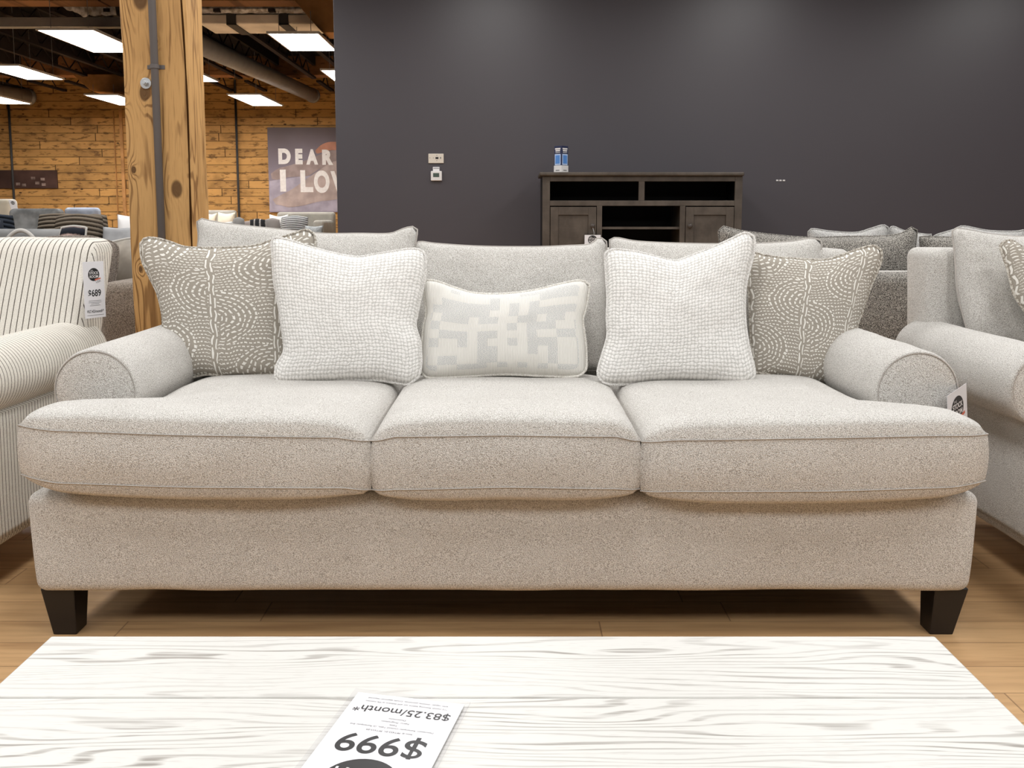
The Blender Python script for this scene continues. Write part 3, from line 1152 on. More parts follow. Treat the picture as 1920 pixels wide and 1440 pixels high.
price_card('white price card in a clear sleeve lying upside down on the coffee table', cc, r_, u_, cw, ch,
           [('$999', 0.19, 0.385, 0.0005), ('$83.25/month*', 0.073, 0.125, 0.0001),
            ('Item #: PFT433-01, PFT433-04', 0.0165, 0.287, 0), ('Description: Rectangular Cocktail Table, (2) Rectangular End', 0.0152, 0.258, 0),
            ('Table', 0.0165, 0.235, 0), ('Fabric: Progression', 0.0165, 0.212, 0), ('Dimensions:', 0.0165, 0.188, 0),
            ('*12 month financing before tax and delivery at 0% interest', 0.0162, 0.065, 0), ('with regular monthly payments. Credit approval required', 0.0162, 0.038, 0)],
           0.65, cw * 0.31, stamp=False)

# ------------------------------------------------------------------ pinstripe armchair at the left
ch_ = thing('armchair', 'cream armchair with dark pinstripes and rolled arm, left of the cream sofa', 'chair', (-1.9, 2.85, 0))
PXR = -1.455
soft_box(MB(), -2.36, PXR, 2.50, 3.30, 0.13, 0.46, 0.025, 16, 14, 8).build('base', M['pin_y'], ch_, smooth=True)
for c in (-1.505, -2.31):
    arm_roll(ch_, c, 0.612, 0.104, 2.495, 3.22, 0.16, 1, M['pin_y'], M['boucle_seam'], post=(-.062, .062))
soft_box(MB(), -2.19, -1.625, 2.42, 3.0, 0.44, 0.575, 0.04, 16, 14, 6, bul=0.01).build('seat_cushion', M['pin_x'], ch_, smooth=True)
soft_box(MB(), -2.42, at(180, 470, 3.24).x, 2.99, 3.20, 0.46, at(80, 447, 3.24).z, 0.055, 16, 8, 14, lean=0.24, wob=0.008).build('back', M['pin_x'], ch_, smooth=True)
for lx in (-2.28, -1.53):
    for ly in (2.58, 3.2):
        leg(ch_, lx, ly, 0.135, 0.035, 0.025)
p0, p1 = at(157.5, 548, 3.04), at(196, 543, 3.11)
r_ = Vector((p1.x - p0.x, p1.y - p0.y, 0)).normalized()
price_card('white price card reading $689 hanging from the pinstripe armchair back', (p0 + p1) / 2 + Vector((0, 0, 0.004)), r_, Vector((0, 0, 1)), (p1 - p0).length, 0.186,
           [('$689', 0.165, 0.435, 0.0006), ('$57.42/month*', 0.070, 0.115, 0.0002)], 0.77, (p1 - p0).length * 0.27,
           squash=0.80, fine=((0.305, .6), (0.275, .62), (0.25, .4), (0.222, .5), (0.05, .8)))

# ------------------------------------------------------------------ matching loveseat at the right
lv = thing('loveseat', 'matching cream boucle loveseat right of the cream sofa, cut by the frame', 'sofa', (2.2, 2.8, 0))
LX0, LX1 = 1.455, 2.95
soft_box(MB(), LX0, LX1, 2.26, 3.28, 0.125, 0.40, 0.028, 24, 14, 10).build('base', M['boucle'], lv, smooth=True)
for lx in (LX0 + .09, LX1 - .09):
    for ly in (2.33, 3.2):
        leg(lv, lx, ly, 0.128, 0.043, 0.030)
for c, po in ((1.452, (-0.006, 0.10)), (2.95, (-0.10, 0.006))):
    arm_roll(lv, c, 0.603, 0.108, 2.48, 3.27, 0.16, 1, M['boucle'], M['boucle_seam'], post=po)
soft_box(MB(), 1.42, 2.98, 3.12, 3.32, 0.30, 0.958, 0.035, 24, 6, 14, lean=0.07).build('back_frame', M['boucle'], lv, smooth=True)
for xa, xb in ((1.565, 2.20), (2.205, 2.84)):
    m_, st, sb = seat_cushion(lambda t: xa, lambda t: xb, 2.42, 3.03, lambda u, t: 0.54, lambda u, t: 0.42, 0.04, 0.03, 20, 16)
    cu = m_.build('seat_cushion', M['boucle'], lv, smooth=True)
    MB().tube(st, 0.0014, 6, True).build('seam', M['boucle_seam'], cu, smooth=True)
px_pillow('back_cushion', M['boucle'], None, None,
          ([(1786, 432), (1794, 428), (1825, 433), (1851, 438), (1920, 444), (2040, 440), (2130, 432)],
           [(1822, 650), (1980, 655), (2150, 650)], [(1785, 436), (1790, 480), (1795, 540), (1804, 585), (1822, 650)], [(2134, 440), (2140, 540), (2150, 650)]),
          (3.06, 0.58, 0.28), 0.10, parent=lv, power=0.36, seed=9, wrinkle=0.012, cord=0.003, cordmat=M['boucle_seam'])
px_pillow('back_cushion', M['boucle'], None, None,
          ([(2142, 440), (2300, 446), (2470, 440)], [(2150, 650), (2300, 655), (2490, 650)], [(2142, 440), (2148, 540), (2150, 650)], [(2470, 440), (2480, 540), (2490, 650)]),
          (3.06, 0.58, 0.28), 0.10, parent=lv, power=0.36, seed=10, cord=0.003, cordmat=M['boucle_seam'], n=24)
px_pillow('throw_pillow', M['taupe'], 'taupe stitched throw pillow on the loveseat at the right edge', 'pillow',
          ([(1876, 459), (1883, 453), (1897, 451), (1925, 466), (1990, 478), (2070, 470), (2140, 452)],
           [(1968, 640), (2060, 648), (2165, 650)], [(1875, 463), (1889, 505), (1896, 534), (1903, 555), (1925, 588), (1966, 636)], [(2144, 460), (2150, 560), (2165, 646)]),
          (2.87, 0.58, 0.34), 0.065, None, seed=6, wrinkle=0.006, power=0.46)
a_, b_ = at(1775, 743, 2.395), at(1812, 718, 2.47)
r_ = (b_ - a_).normalized()
n_ = r_.cross(Vector((0, 0, 1))).normalized()
u_ = n_.cross(r_).normalized()
cw = (b_ - a_).length * 0.98
cc = (a_ + b_) / 2 - u_ * cw * 0.98
price_card('price card hanging from the right arm of the cream sofa', cc, r_, u_, cw, cw * 1.96,
           [('$1,299', 0.17, 0.40, 0.0012)][:0], 0.76, cw * 0.31, sleeve=0.004)

# ------------------------------------------------------------------ timber post with conduit and bolt
PYF = 3.70
pa, pb = at(235, 260, PYF).x, at(357, 260, PYF).x
post = thing('timber_post', 'square old pine timber post with knots, left behind the cream sofa', 'post', ((pa + pb) / 2, PYF + .1, 0))
def post_piece(x0, x1, y0, y1, seed, name):
    mb = MB()
    vs, fs, N = [], [], 60
    c = 0.006
    for k in range(N + 1):
        z = 4.1 * k / N
        ring = [(x0 + c, y0), (x1 - c, y0), (x1, y0 + c), (x1, y1), (x0, y1), (x0, y0 + c)]
        for q, (x, y) in enumerate(ring):
            w = mnoise.noise(Vector((q * 3.1, z * 3, seed))) * 0.005 + mnoise.noise(Vector((q * 3.1, z * 14, seed))) * 0.0022
            lean = (z - 1.5) * 0.006
            vs.append((x + w + lean * 0, y + w * 0.4, z))
    for k in range(N):
        for q in range(6):
            a, b = k * 6 + q, k * 6 + (q + 1) % 6
            fs.append((a, b, b + 6, a + 6))
    fs.append(tuple(range(5, -1, -1))); fs.append(tuple(N * 6 + q for q in range(6)))
    mb.add(vs, fs)
    return mb.build(name, M['post'], post)
post_piece(pa, pb, PYF, PYF + 0.19, 1, 'timber')
mb = MB()
mb.tube([(pb - 0.012 + 0.004 * math.sin(z * 5) + 0.006 * math.sin(z * 1.9), PYF - 0.0008, z) for z in [0.9 + 0.08 * k for k in range(16)]] , [0.002 + 0.0022 * abs(math.sin(k * 0.7)) for k in range(16)], 6)
mb.build('crack', M['crack'], post, label='dark drying crack')
cx0 = at(291, 150, PYF - 0.016).x
con = thing('conduit', 'grey painted metal conduit running up the timber post', 'pipe', (cx0, PYF - .016, 0))
MB().tube([(cx0, PYF - 0.016, 0.0), (cx0, PYF - 0.016, 4.1)], 0.0145, 14).build('tube', M['conduit'], con, smooth=True)
zc = at(291, 125, PYF - .016).z
mb = MB()
mb.tube([(cx0, PYF - 0.016, zc - .008), (cx0, PYF - 0.016, zc + .008)], 0.018, 14)
mb.box(cx0 - .034, cx0 + .034, PYF - .003, PYF, zc - .008, zc + .008)
mb.build('pipe_strap', M['conduit'], con, bevel=0.001)
bc = at(273, 156, PYF - .006)
bolt = thing('bolt', 'zinc hex bolt with round washer on the timber post', 'bolt', bc)
MB().tube([bc + Vector((0, .007, 0)), bc + Vector((0, 0, 0))], 0.0215, 24).build('washer', M['steel'], bolt, bevel=.001)
MB().tube([bc, bc + Vector((0, -.012, 0))], 0.010, 6).build('bolt_head', M['steel'], bolt, bevel=.001)
MB().tube([bc + Vector((0, -.012, 0)), bc + Vector((0, -.018, 0))], 0.005, 12).build('bolt_shank', M['steel'], bolt)

# ------------------------------------------------------------------ media console against the charcoal wall
CY = 7.35
c0, c1 = at(1017, 400, CY).x, at(1391, 400, CY).x
ct = at(1200, 330, CY).z
P = lambda x, y, d=0: at(x, y, CY + d)
cons = thing('media_console', 'tall grey brown wooden media console against the charcoal wall', 'cabinet', ((c0 + c1) / 2, CY + .28, 0))
CD = 0.5
mb = MB()
t0, t1 = at(1012, 330, CY - .03).x, at(1396, 330, CY - .03).x
mb.box(t0, t1, CY - .03, CY + CD + .02, ct, at(1200, 322.5, CY - .03).z)
mb.build('top', M['console'], cons, bevel=0.008)
xs = lambda px: at(px, 400, CY).x
zs = lambda py: at(1200, py, CY).z
zm1, zm0 = zs(340), zs(376)           # upper compartments
zr0 = zs(386)                          # rail below them
mb = MB()
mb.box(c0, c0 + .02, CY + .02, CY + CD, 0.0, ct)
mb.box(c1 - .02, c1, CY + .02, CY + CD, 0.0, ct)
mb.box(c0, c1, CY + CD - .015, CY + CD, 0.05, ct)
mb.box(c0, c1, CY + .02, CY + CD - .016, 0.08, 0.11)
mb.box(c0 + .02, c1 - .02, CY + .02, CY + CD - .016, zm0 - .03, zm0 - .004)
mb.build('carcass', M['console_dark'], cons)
mb = MB()
mb.box(c0, xs(1031), CY, CY + .022, 0.05, ct)
mb.box(xs(1377), c1, CY, CY + .022, 0.05, ct)
mb.box(xs(1031), xs(1377), CY, CY + .022, zm1, ct)
mb.box(xs(1031), xs(1377), CY, CY + .022, zr0, zm0)
mb.box(xs(1197), xs(1208), CY, CY + .022, zm0, zm1)
mb.box(xs(1119), xs(1129), CY, CY + .022, 0.14, zr0)
mb.box(xs(1275), xs(1285), CY, CY + .022, 0.14, zr0)
mb.box(xs(1031), xs(1377), CY, CY + .022, 0.06, 0.14)
mb.build('face_frame', M['console'], cons, bevel=0.002)
for xa, xb in ((1120, 1126), (1278, 1284)):
    MB().box(xs(xa), xs(xb), CY + .022, CY + CD - .016, .11, zr0).build('partition', M['console'], cons)
for zz in (zs(427), zs(500)):
    mb = MB(); mb.box(xs(1126), xs(1278), CY + .03, CY + CD - .02, zz - .012, zz + .006)
    mb.build('shelf', M['console'], cons)
for (xa, xb, kx) in ((1032, 1118, 1111), (1286, 1376, 1293)):
    d = MB()
    za, zb_ = 0.15, zs(388)
    w = 0.062
    X0, X1 = xs(xa), xs(xb)
    d.box(X0, X0 + w, CY - .004, CY + .016, za, zb_)
    d.box(X1 - w, X1, CY - .004, CY + .016, za, zb_)
    d.box(X0 + w, X1 - w, CY - .004, CY + .016, zb_ - w, zb_)
    d.box(X0 + w, X1 - w, CY - .004, CY + .016, za, za + w)
    d.box(X0 + w, X1 - w, CY + .008, CY + .014, za + w, zb_ - w)
    door = d.build('door', M['console'], cons, bevel=0.0015)
    k = P(kx, 424, -.004)
    mb = MB()
    mb.tube([k, k + Vector((0, -.012, 0)), k + Vector((0, -.016, 0)), k + Vector((0, -.026, 0)), k + Vector((0, -.03, 0))], [.007, .007, .018, .019, .012], 16)
    mb.build('knob', M['bronze'], door, smooth=True)
kc = at(1111, 436, CY - .035)
card_c = at(1111, 461, CY - .035)
kr = Vector((1, 0, 0)); ku = Vector((0, 0, 1))
pc = price_card('white price card hanging from the left door knob of the media console', card_c, kr, ku, .125, .17,
           [('$', 0.1, 0.3, 0)][:0], 0.77, 0.036, stamp=False)
MB().tube([kc + Vector((0, .005, .045)), kc + Vector((0.012, 0, 0.0)), kc + Vector((0.012, 0, -.03))], 0.0025, 6).build('hanger', M['steel'], pc)

bx = at(1052, 322, CY + .16)
bz = at(1200, 322.5, CY - .03).z + .0006
bot = thing('boxed_bottles', 'navy and blue boxes in a white tray on the media console', 'box', (bx.x, bx.y, bz))
R45 = Vector((.7071, -.7071, 0)); R45b = Vector((.7071, .7071, 0))
s_ = 0.078
top_z = at(1052, 274, CY + .16).z
def obox(name, size, z0, z1, mat, parent):
    c = Vector((bx.x, bx.y, (z0 + z1) / 2))
    return MB().oriented(c, R45b, Vector((0, 0, 1)), size, z1 - z0, size).build(name, mat, parent, bevel=.002)
tray_z = bz + 0.058
obox('white_tray', s_ + .004, bz, tray_z, M['plastic_white'], bot)
obox('navy_box', s_, tray_z, top_z, M['navy'], bot)
for rr, nn in ((R45b, Vector((.7071, -.7071, 0))), (R45, Vector((-.7071, -.7071, 0)))):
    c = Vector((bx.x, bx.y, 0)) + nn * (s_ / 2 + .0012)
    H = top_z - tray_z
    z = lambda f: Vector((0, 0, tray_z + H * f))
    U = Vector((0, 0, 1))
    MB().oriented(c + z(.30), rr, U, s_ * .78, H * .56, .0016).build('pale_panel', M['pale_blue'], bot)
    MB().oriented(c + nn * .0012 + z(.31), rr, U, s_ * .6, H * .43, .0016).build('blue_panel', M['blue'], bot)
    MB().oriented(c + z(.85), rr, U, s_ * .72, H * .075, .0016).build('white_print', M['white_print'], bot)
    MB().oriented(c + z(.75), rr, U, s_ * .62, H * .065, .0016).build('white_print', M['white_print'], bot)
    MB().oriented(c + z(.655), rr, U, s_ * .62, H * .025, .0016).build('white_print', M['white_print'], bot)
    MB().oriented(Vector((bx.x, bx.y, bz + .02)) + nn * (s_ / 2 + .0026), rr, U, s_ * .5, .006, .0012).build('grey_print', M['grey_ink'], bot)

# ------------------------------------------------------------------ small things on the charcoal wall
def wbox(mb, x0, y0, x1, y1, d0, d1):
    a, b = at(x0, y0, DK - d1), at(x1, y1, DK - d1)
    mb.box(a.x, b.x, DK - d1, DK - d0, b.z, a.z)
    return mb
pl = thing('wall_plate', 'cream wide wall plate with sockets above the thermostat', 'wall plate', at(817, 297, DK - .01))
wbox(MB(), 803, 288, 832, 306, 0, .012).build('plate', M['plastic_cream'], pl, bevel=.004)
wbox(MB(), 816.5, 294.5, 822, 298, .012, .0135).build('socket', M['ink'], pl)
wbox(MB(), 825, 294.5, 827, 297.5, .012, .0135).build('jack', M['grey_ink'], pl)
for (x, y) in ((806, 296), (812.5, 296), (819, 291.5), (819, 301)):
    wbox(MB(), x - .7, y - .5, x + .7, y + .5, .012, .0132).build('screw', M['grey_ink'], pl)
th = thing('thermostat', 'white wall thermostat with small grey screen', 'thermostat', at(818, 330, DK - .01))
wbox(MB(), 807.5, 320.5, 828.5, 339, 0, .028).build('housing', M['plastic_white'], th, bevel=.007)
wbox(MB(), 811.5, 313, 824, 321, 0, .02).build('sticker', M['paper'], th, bevel=.002)
wbox(MB(), 812.5, 315, 823.5, 316, .02, .0212).build('sticker_print', M['grey_ink'], th)
wbox(MB(), 812, 324.5, 823.5, 332, .028, .0292).build('screen', M['lcd'], th)
for k, x in enumerate((1457.5, 1463.5, 1470)):
    o = wbox(MB(), x - 2.2, 337, x + 2.2, 339.6, 0, .004).build('wall_hook', M['plastic_white'], None, bevel=.001)
    tag(o, ['leftmost', 'middle', 'rightmost'][k] + ' of three tiny white picture hooks on the charcoal wall', 'hook', 'picture hooks on the charcoal wall')

# ------------------------------------------------------------------ upholstery behind
def lounge(label, cat, mat, x0, x1, yf, depth, zseat, zback, zarm, face=-1, group=None, name='sofa', armw=0.16, hasarm=(1, 1), legs=True, cushions=1, back_t=0.2):
    """plain upholstered seat; face = -1 looks towards the camera, +1 away from it. yf = side nearest the camera"""
    root = thing(name, label, cat, ((x0 + x1) / 2, yf + depth / 2, 0), group)
    yb0, yb1 = (yf + depth - back_t, yf + depth) if face < 0 else (yf, yf + back_t)
    soft_box(MB(), x0, x1, yf + .02, yf + depth - .02, .10, zseat - .14, .02, 8, 4, 3).build('base', mat, root, smooth=True)
    soft_box(MB(), x0, x1, yb0, yb1, .15, zback, .05, 12, 3, 6, lean=0.05 * -face).build('back', mat, root, smooth=True)
    ya, yb_ = (yf + .02, yb0) if face < 0 else (yb1, yf + depth)
    xa, xb = x0, x1
    if hasarm[0]:
        soft_box(MB(), x0, x0 + armw, ya, yb_ + .03, .12, zarm, .045, 4, 8, 5).build('arm', mat, root, smooth=True); xa = x0 + armw
    if hasarm[1]:
        soft_box(MB(), x1 - armw, x1, ya, yb_ + .03, .12, zarm, .045, 4, 8, 5).build('arm', mat, root, smooth=True); xb = x1 - armw
    for k in range(cushions):
        a, b = lerp(xa, xb, k / cushions), lerp(xa, xb, (k + 1) / cushions)
        soft_box(MB(), a + .003, b - .003, ya, yb_, zseat - .14, zseat, .035, 8, 6, 3).build('seat_cushion', mat, root, smooth=True)
    for lx in (x0 + .08, x1 - .08):
        for ly in (yf + .1, yf + depth - .1):
            leg(root, lx, ly, .105, .03, .022)
    return root


# dark tweed sofa seen from behind, with its loose back cushions
TY = 4.02
zt_ = at(1670, 509, TY).z
tx0 = at(1352, 500, TY).x
tw = lounge('dark grey tweed sofa seen from behind, right behind the cream sofa', 'sofa', M['tweed'], tx0, 3.3, TY, 0.95, 0.58, zt_, 0.66, face=1, cushions=2, back_t=0.14)
mb = MB(); mb.box(tx0 + .03, 3.27, TY - .006, TY + .03, at(1670, 517, TY).z, at(1670, 508, TY).z)
mb.build('welt_band', M['tweed_band'], tw, bevel=0.004, label='pale welt band along the back')
px_pillow('back_cushion', M['tweed'], None, None,
          ([(1348, 430), (1356, 424), (1388, 432), (1452, 440), (1519, 445), (1595, 443), (1659, 442), (1691, 437), (1707, 426), (1719, 429)],
           [(1352, 560), (1530, 562), (1722, 560)], [(1347, 434), (1350, 480), (1352, 560)], [(1720, 434), (1716, 480), (1722, 560)]),
          (4.28, 0.8, -0.12), 0.09, parent=tw, power=0.36, seed=12, cord=0.003, n=34)
px_pillow('back_cushion', M['tweed'], None, None,
          ([(1724, 442), (1760, 444), (1850, 446), (2000, 444), (2098, 436)],
           [(1724, 560), (1900, 562), (2105, 560)], [(1724, 446), (1727, 500), (1724, 560)], [(2100, 440), (2098, 500), (2105, 560)]),
          (4.28, 0.8, -0.12), 0.09, parent=tw, power=0.36, seed=13, cord=0.003, n=34)
M['speck'] = boucle('pale_grey_linen', (0.56, 0.55, 0.53), (0.36, 0.35, 0.34), 0.5)
ll = lounge('pale grey sofa seen from behind, beyond the dark tweed sofa', 'sofa', M['speck'], 1.62, 3.5, 5.15, 0.9, 0.56, 0.86, 0.66, face=1, cushions=2, back_t=0.14)
for lab, e_ in (('pale grey back pillow peeking over the left of the tweed sofa cushions', ([(1516, 433), (1524, 429), (1560, 434), (1605, 436), (1634, 428), (1655, 422), (1664, 424)], [(1514, 510), (1590, 512), (1664, 510)], [(1515, 436), (1517, 470), (1514, 510)], [(1666, 428), (1662, 470), (1664, 510)])),
                ('pale grey pillow corner just left of the tweed cushion ear', ([(1668, 427), (1676, 425), (1700, 434), (1740, 440), (1745, 438)], [(1668, 510), (1710, 512), (1746, 510)], [(1668, 430), (1669, 470), (1668, 510)], [(1746, 440), (1744, 470), (1746, 510)])),
                ('pale grey pillow behind the loveseat back cushion', ([(1752, 441), (1787, 431), (1806, 424), (1851, 432), (1900, 434), (1925, 430)], [(1752, 510), (1840, 512), (1926, 510)], [(1751, 444), (1755, 470), (1752, 510)], [(1927, 434), (1924, 470), (1926, 510)]))):
    px_pillow('pillow', M['speck'], lab, 'pillow', e_, (5.42, .8, -.1), .07, 'pale pillows behind the tweed sofa', seed=len(lab), n=24, power=.45)

# brown sofa left of the post with its cushions
M['brown_velvet'] = boucle('brown_chenille', (0.36, 0.31, 0.26), (0.13, 0.105, 0.085), 0.7, (0.38, 0.66))
M['satin'] = plain('taupe_satin', (0.36, 0.32, 0.27), 0.45, 0.4, 0.25, 9)
bs_x1 = at(300, 560, 4.05).x
lounge('brown chenille sofa between the pinstripe armchair and the timber post', 'sofa', M['brown_velvet'], -3.4, bs_x1, 4.02, 0.95, 0.50, 0.84, at(215, 528, 4.1).z, armw=abs(at(183, 560, 4.05).x - bs_x1), cushions=2)
px_pillow('pillow', M['brown_weave'], 'brown woven pillow behind the $689 price card', 'pillow',
          ([(60, 452), (90, 445), (140, 443), (170, 444), (205, 452), (219, 459)], [(60, 560), (140, 562), (212, 556)], [(60, 455), (62, 500), (60, 560)], [(222, 464), (221, 495), (216, 525), (212, 556)]),
          (4.42, .6, .25), .10, 'pillows on the brown sofa', seed=21, n=30, power=.42)
px_pillow('pillow', M['satin'], 'taupe satin pillow with cream piping beside the timber post', 'pillow',
          ([(205, 455), (222, 451), (243, 447), (268, 446), (290, 455)], [(205, 556), (250, 558), (290, 556)], [(205, 458), (208, 500), (205, 556)], [(291, 460), (288, 500), (290, 556)]),
          (4.62, .6, .18), .05, 'pillows on the brown sofa', cord=.006, cordmat=M['tweed_band'], seed=22, n=24)

GREYV = plain('grey_velvet', (0.20, 0.205, 0.205), 0.8, 0.2, 0.35, 7)
GREYL = plain('light_grey_velvet', (0.30, 0.30, 0.305), 0.8, 0.2, 0.2, 7)
BLUEG = plain('blue_grey_fabric', (0.33, 0.37, 0.45), 0.85, 0.1, 0.2, 7)
CREAM = plain('cream_fabric', (0.66, 0.60, 0.49), 0.9, 0.1, 0.06, 7)
GREYB = plain('grey_beige_fabric', (0.36, 0.34, 0.30), 0.9, 0.1, 0.1, 7)
RIB = mk_ribbed('brown_ribbed_plush', (0.155, 0.125, 0.095), (0.03, 0.024, 0.018), 17)
NAVY = mk_ribbed('navy_ribbed_plush', (0.022, 0.027, 0.036), (0.006, 0.007, 0.009), 15)
DOTS = mk_ribbed('grey_patterned_knit', (0.36, 0.365, 0.37), (0.07, 0.072, 0.075), 11)


def px_box_pillow(name, mat, label, x0, y0, x1, y1, Y, thick=.09, sag=4, group=None, skew=0, ribs=0, cat='pillow', power=.42, n=20, m=0.0, cord=0.0):
    zc_ = at((x0 + x1) / 2, y1, Y).z
    return px_pillow(name, mat, label, cat, quad_edges(x0, y0, x1, y1, (sag, 0, sag * .6, sag * .6), skew), (Y, zc_, .25, at((x0 + x1) / 2, y1, Y).x, m), thick, group, cord=cord, seed=int(x0 + y0), n=n, power=power, ribs=ribs)


# a long low grey sofa that carries the ribbed pillows
lounge('long low grey sofa carrying the brown ribbed pillows, left of the post', 'sofa', GREYV, -4.6, -1.95, 5.75, 1.0, 0.56, 0.80, 0.70, cushions=3)
px_box_pillow('pillow', RIB, 'brown ribbed plush pillow, frontmost of the three', 102, 405, 188, 545, 6.05, .10, -4, 'brown ribbed pillows', 4, ribs=17, n=72)
px_box_pillow('pillow', RIB, 'brown ribbed plush pillow, leftmost of the three', 68, 402, 148, 535, 6.32, .08, -2, 'brown ribbed pillows', 6, ribs=17, n=72)
px_box_pillow('pillow', RIB, 'brown ribbed plush pillow mostly hidden behind the other two, at their right', 160, 404, 204, 535, 6.30, .07, -3, 'brown ribbed pillows', -4, ribs=17, n=72)
px_box_pillow('pillow', NAVY, 'navy ribbed plush pillow at the left picture edge', -50, 404, 30, 535, 6.22, .09, -3, 'navy pillows', -6, ribs=15, n=64)
px_box_pillow('pillow', plain('navy_velvet', (0.016, 0.02, 0.028), .8, .2), 'plain navy pillow in front of the navy ribbed one', -70, 412, 20, 545, 5.98, .09, 6, 'navy pillows', -14)
px_box_pillow('pillow', GREYL, 'light grey velvet pillow touching the left side of the timber post', 193, 425, 262, 545, 6.02, .09, 3, None)
lounge('grey upholstered chair whose back shows above the pinstripe armchair', 'chair', plain('mid_grey_velvet', (0.20, 0.20, 0.198), .8, .2, .25, 7), at(-60, 440, 5.6).x, at(112, 440, 5.6).x, 4.98, 0.74, 0.45, at(50, 430, 5.55).z, 0.6, name='armchair', face=-1, armw=.1)
o = px_box_pillow('pillow', GREYV, 'black pillow with a pink band and white edge above the pinstripe armchair', 100, 427, 146, 520, 4.72, .05, -3, None, 16, cord=.006)
o.data.materials[0] = mk_ribbed('black_pink_band', (0.02, 0.021, 0.028), (0.55, 0.40, 0.36), 5, 1)
o.children[0].data.materials[0] = M['tweed_band']
rp = []
for k in range(15):
    t = k / 14
    rp.append(at(lerp(14, 64, t), 452 - 20 * math.sin(math.pi * (t * 0.9 + .05)) ** .8, 5.49))
o = MB().tube(rp, .012, 8).build('rope_handle', M['tweed_band'], None, smooth=True)
tag(o, 'beige rope handle arching above the pinstripe armchair', 'handle')

lounge('grey velvet armchair left of the far blue chair', 'chair', GREYV, at(20, 420, 9.7).x, at(112, 420, 9.7).x, 8.9, 0.9, 0.5, at(60, 391, 9.7).z, .75, name='armchair', armw=.08)
lounge('blue grey armchair against the board wall, left of the post', 'chair', BLUEG, at(122, 400, 11.55).x, at(182, 400, 11.55).x, 10.8, .85, .5, at(150, 389, 11.5).z, .8, name='armchair', armw=.08)
lounge('cream armchair at the far left picture edge', 'chair', CREAM, at(-90, 400, 10.7).x, at(24, 400, 10.7).x, 9.9, .9, .5, at(10, 373, 10.7).z, .8, name='armchair', armw=.08)
cq = at(25, 384, 10.66)
price_card('small price card hanging beside the far cream armchair', cq, Vector((.8, .6, 0)), Vector((-.25, 0, 1)).normalized(), .07, .11, [], .7, .02, stamp=False)
lounge('pale sofa far behind, left of the post', 'sofa', GREYL, at(200, 420, 7.4).x, at(330, 420, 7.4).x, 7.1, .9, .56, .85, .7)
px_box_pillow('pillow', M['plastic_white'], 'small white pillow left of the post, above the light grey one', 220, 402, 275, 520, 7.4, .07, 4)
# far seats right of the post
lounge('grey armchair against the board wall, right of the post', 'chair', GREYB, at(380, 410, 15.4).x, at(441, 410, 15.4).x, 14.6, .9, .5, at(420, 394, 15.4).z, .8, name='armchair', armw=.08)
px_box_pillow('pillow', CREAM, 'cream pillow on the far grey armchair right of the post', 403, 398, 436, 440, 14.75, .08, 3, 'cream pillows right of the post', 6)
px_box_pillow('pillow', CREAM, 'cream pillow half hidden by the post edge', 380, 399, 404, 440, 14.9, .08, 3, 'cream pillows right of the post', 4)
lounge('beige grey loveseat under the poster', 'sofa', GREYB, at(520, 410, 14.45).x, at(614, 410, 13.9).x, 13.6, .95, .5, at(560, 397.5, 14.4).z, at(605, 413, 13.8).z, armw=.16)
px_box_pillow('pillow', M['plastic_white'], 'white pillow at the left end of the loveseat under the poster', 501, 402, 537, 445, 13.85, .08, 4, 'pillows under the poster', 4)
px_box_pillow('pillow', DOTS, 'grey patterned knit pillow on the loveseat under the poster', 522, 407, 572, 450, 13.5, .09, -3, 'pillows under the poster', 6)
lounge('low grey sofa with a heap of pillows beyond the cream sofa', 'sofa', GREYV, at(425, 430, 12).x, at(560, 430, 12).x, 11.7, .9, .55, .8, .66)
px_box_pillow('pillow', plain('mid_grey_fabric', (.22, .215, .21), .9, .1), 'round mid grey pillow at the left of the far heap', 437, 411, 458, 470, 11.95, .08, -4, 'heap of far pillows')
px_box_pillow('pillow', plain('grey_taupe_fabric', (.25, .215, .20), .9, .1), 'grey taupe pillow second from the left in the far heap', 453, 416, 484, 470, 12.15, .08, -2, 'heap of far pillows')
px_box_pillow('pillow', mk_ribbed('black_white_weave', (.02, .02, .022), (.45, .42, .4), 3, 0), 'black and white pillow in the middle of the far heap', 474, 412, 504, 470, 11.9, .07, -2, 'heap of far pillows', -6)
px_box_pillow('pillow', plain('warm_grey_fabric', (.22, .20, .19), .9, .1), 'warm grey pillow at the right of the far heap', 500, 412, 528, 470, 12.05, .08, -3, 'heap of far pillows', -4)
px_box_pillow('pillow', plain('white_fur', (.66, .66, .65), .95, .1, .1, 30), 'bright white pillow low beside the far grey armchair', 398, 415, 437, 470, 11.0, .07, 2, 'heap of far pillows')
px_box_pillow('pillow', plain('blue_grey_fur', (.36, .38, .39), .95, .1, .25, 40), 'fluffy blue grey pillow before the right arm of the far loveseat', 572, 423, 606, 470, 11.9, .07, 2, 'heap of far pillows')
lounge('low grey bench seat under the fluffy blue grey pillow', 'sofa', GREYV, at(565, 430, 12).x, at(640, 430, 12).x, 11.7, .9, .55, .7, .62)
lounge('low grey seat under the bright white pillow', 'sofa', GREYV, at(384, 430, 11.4).x, at(423, 430, 11.4).x, 10.7, .8, .55, .62, .58, hasarm=(0, 0))

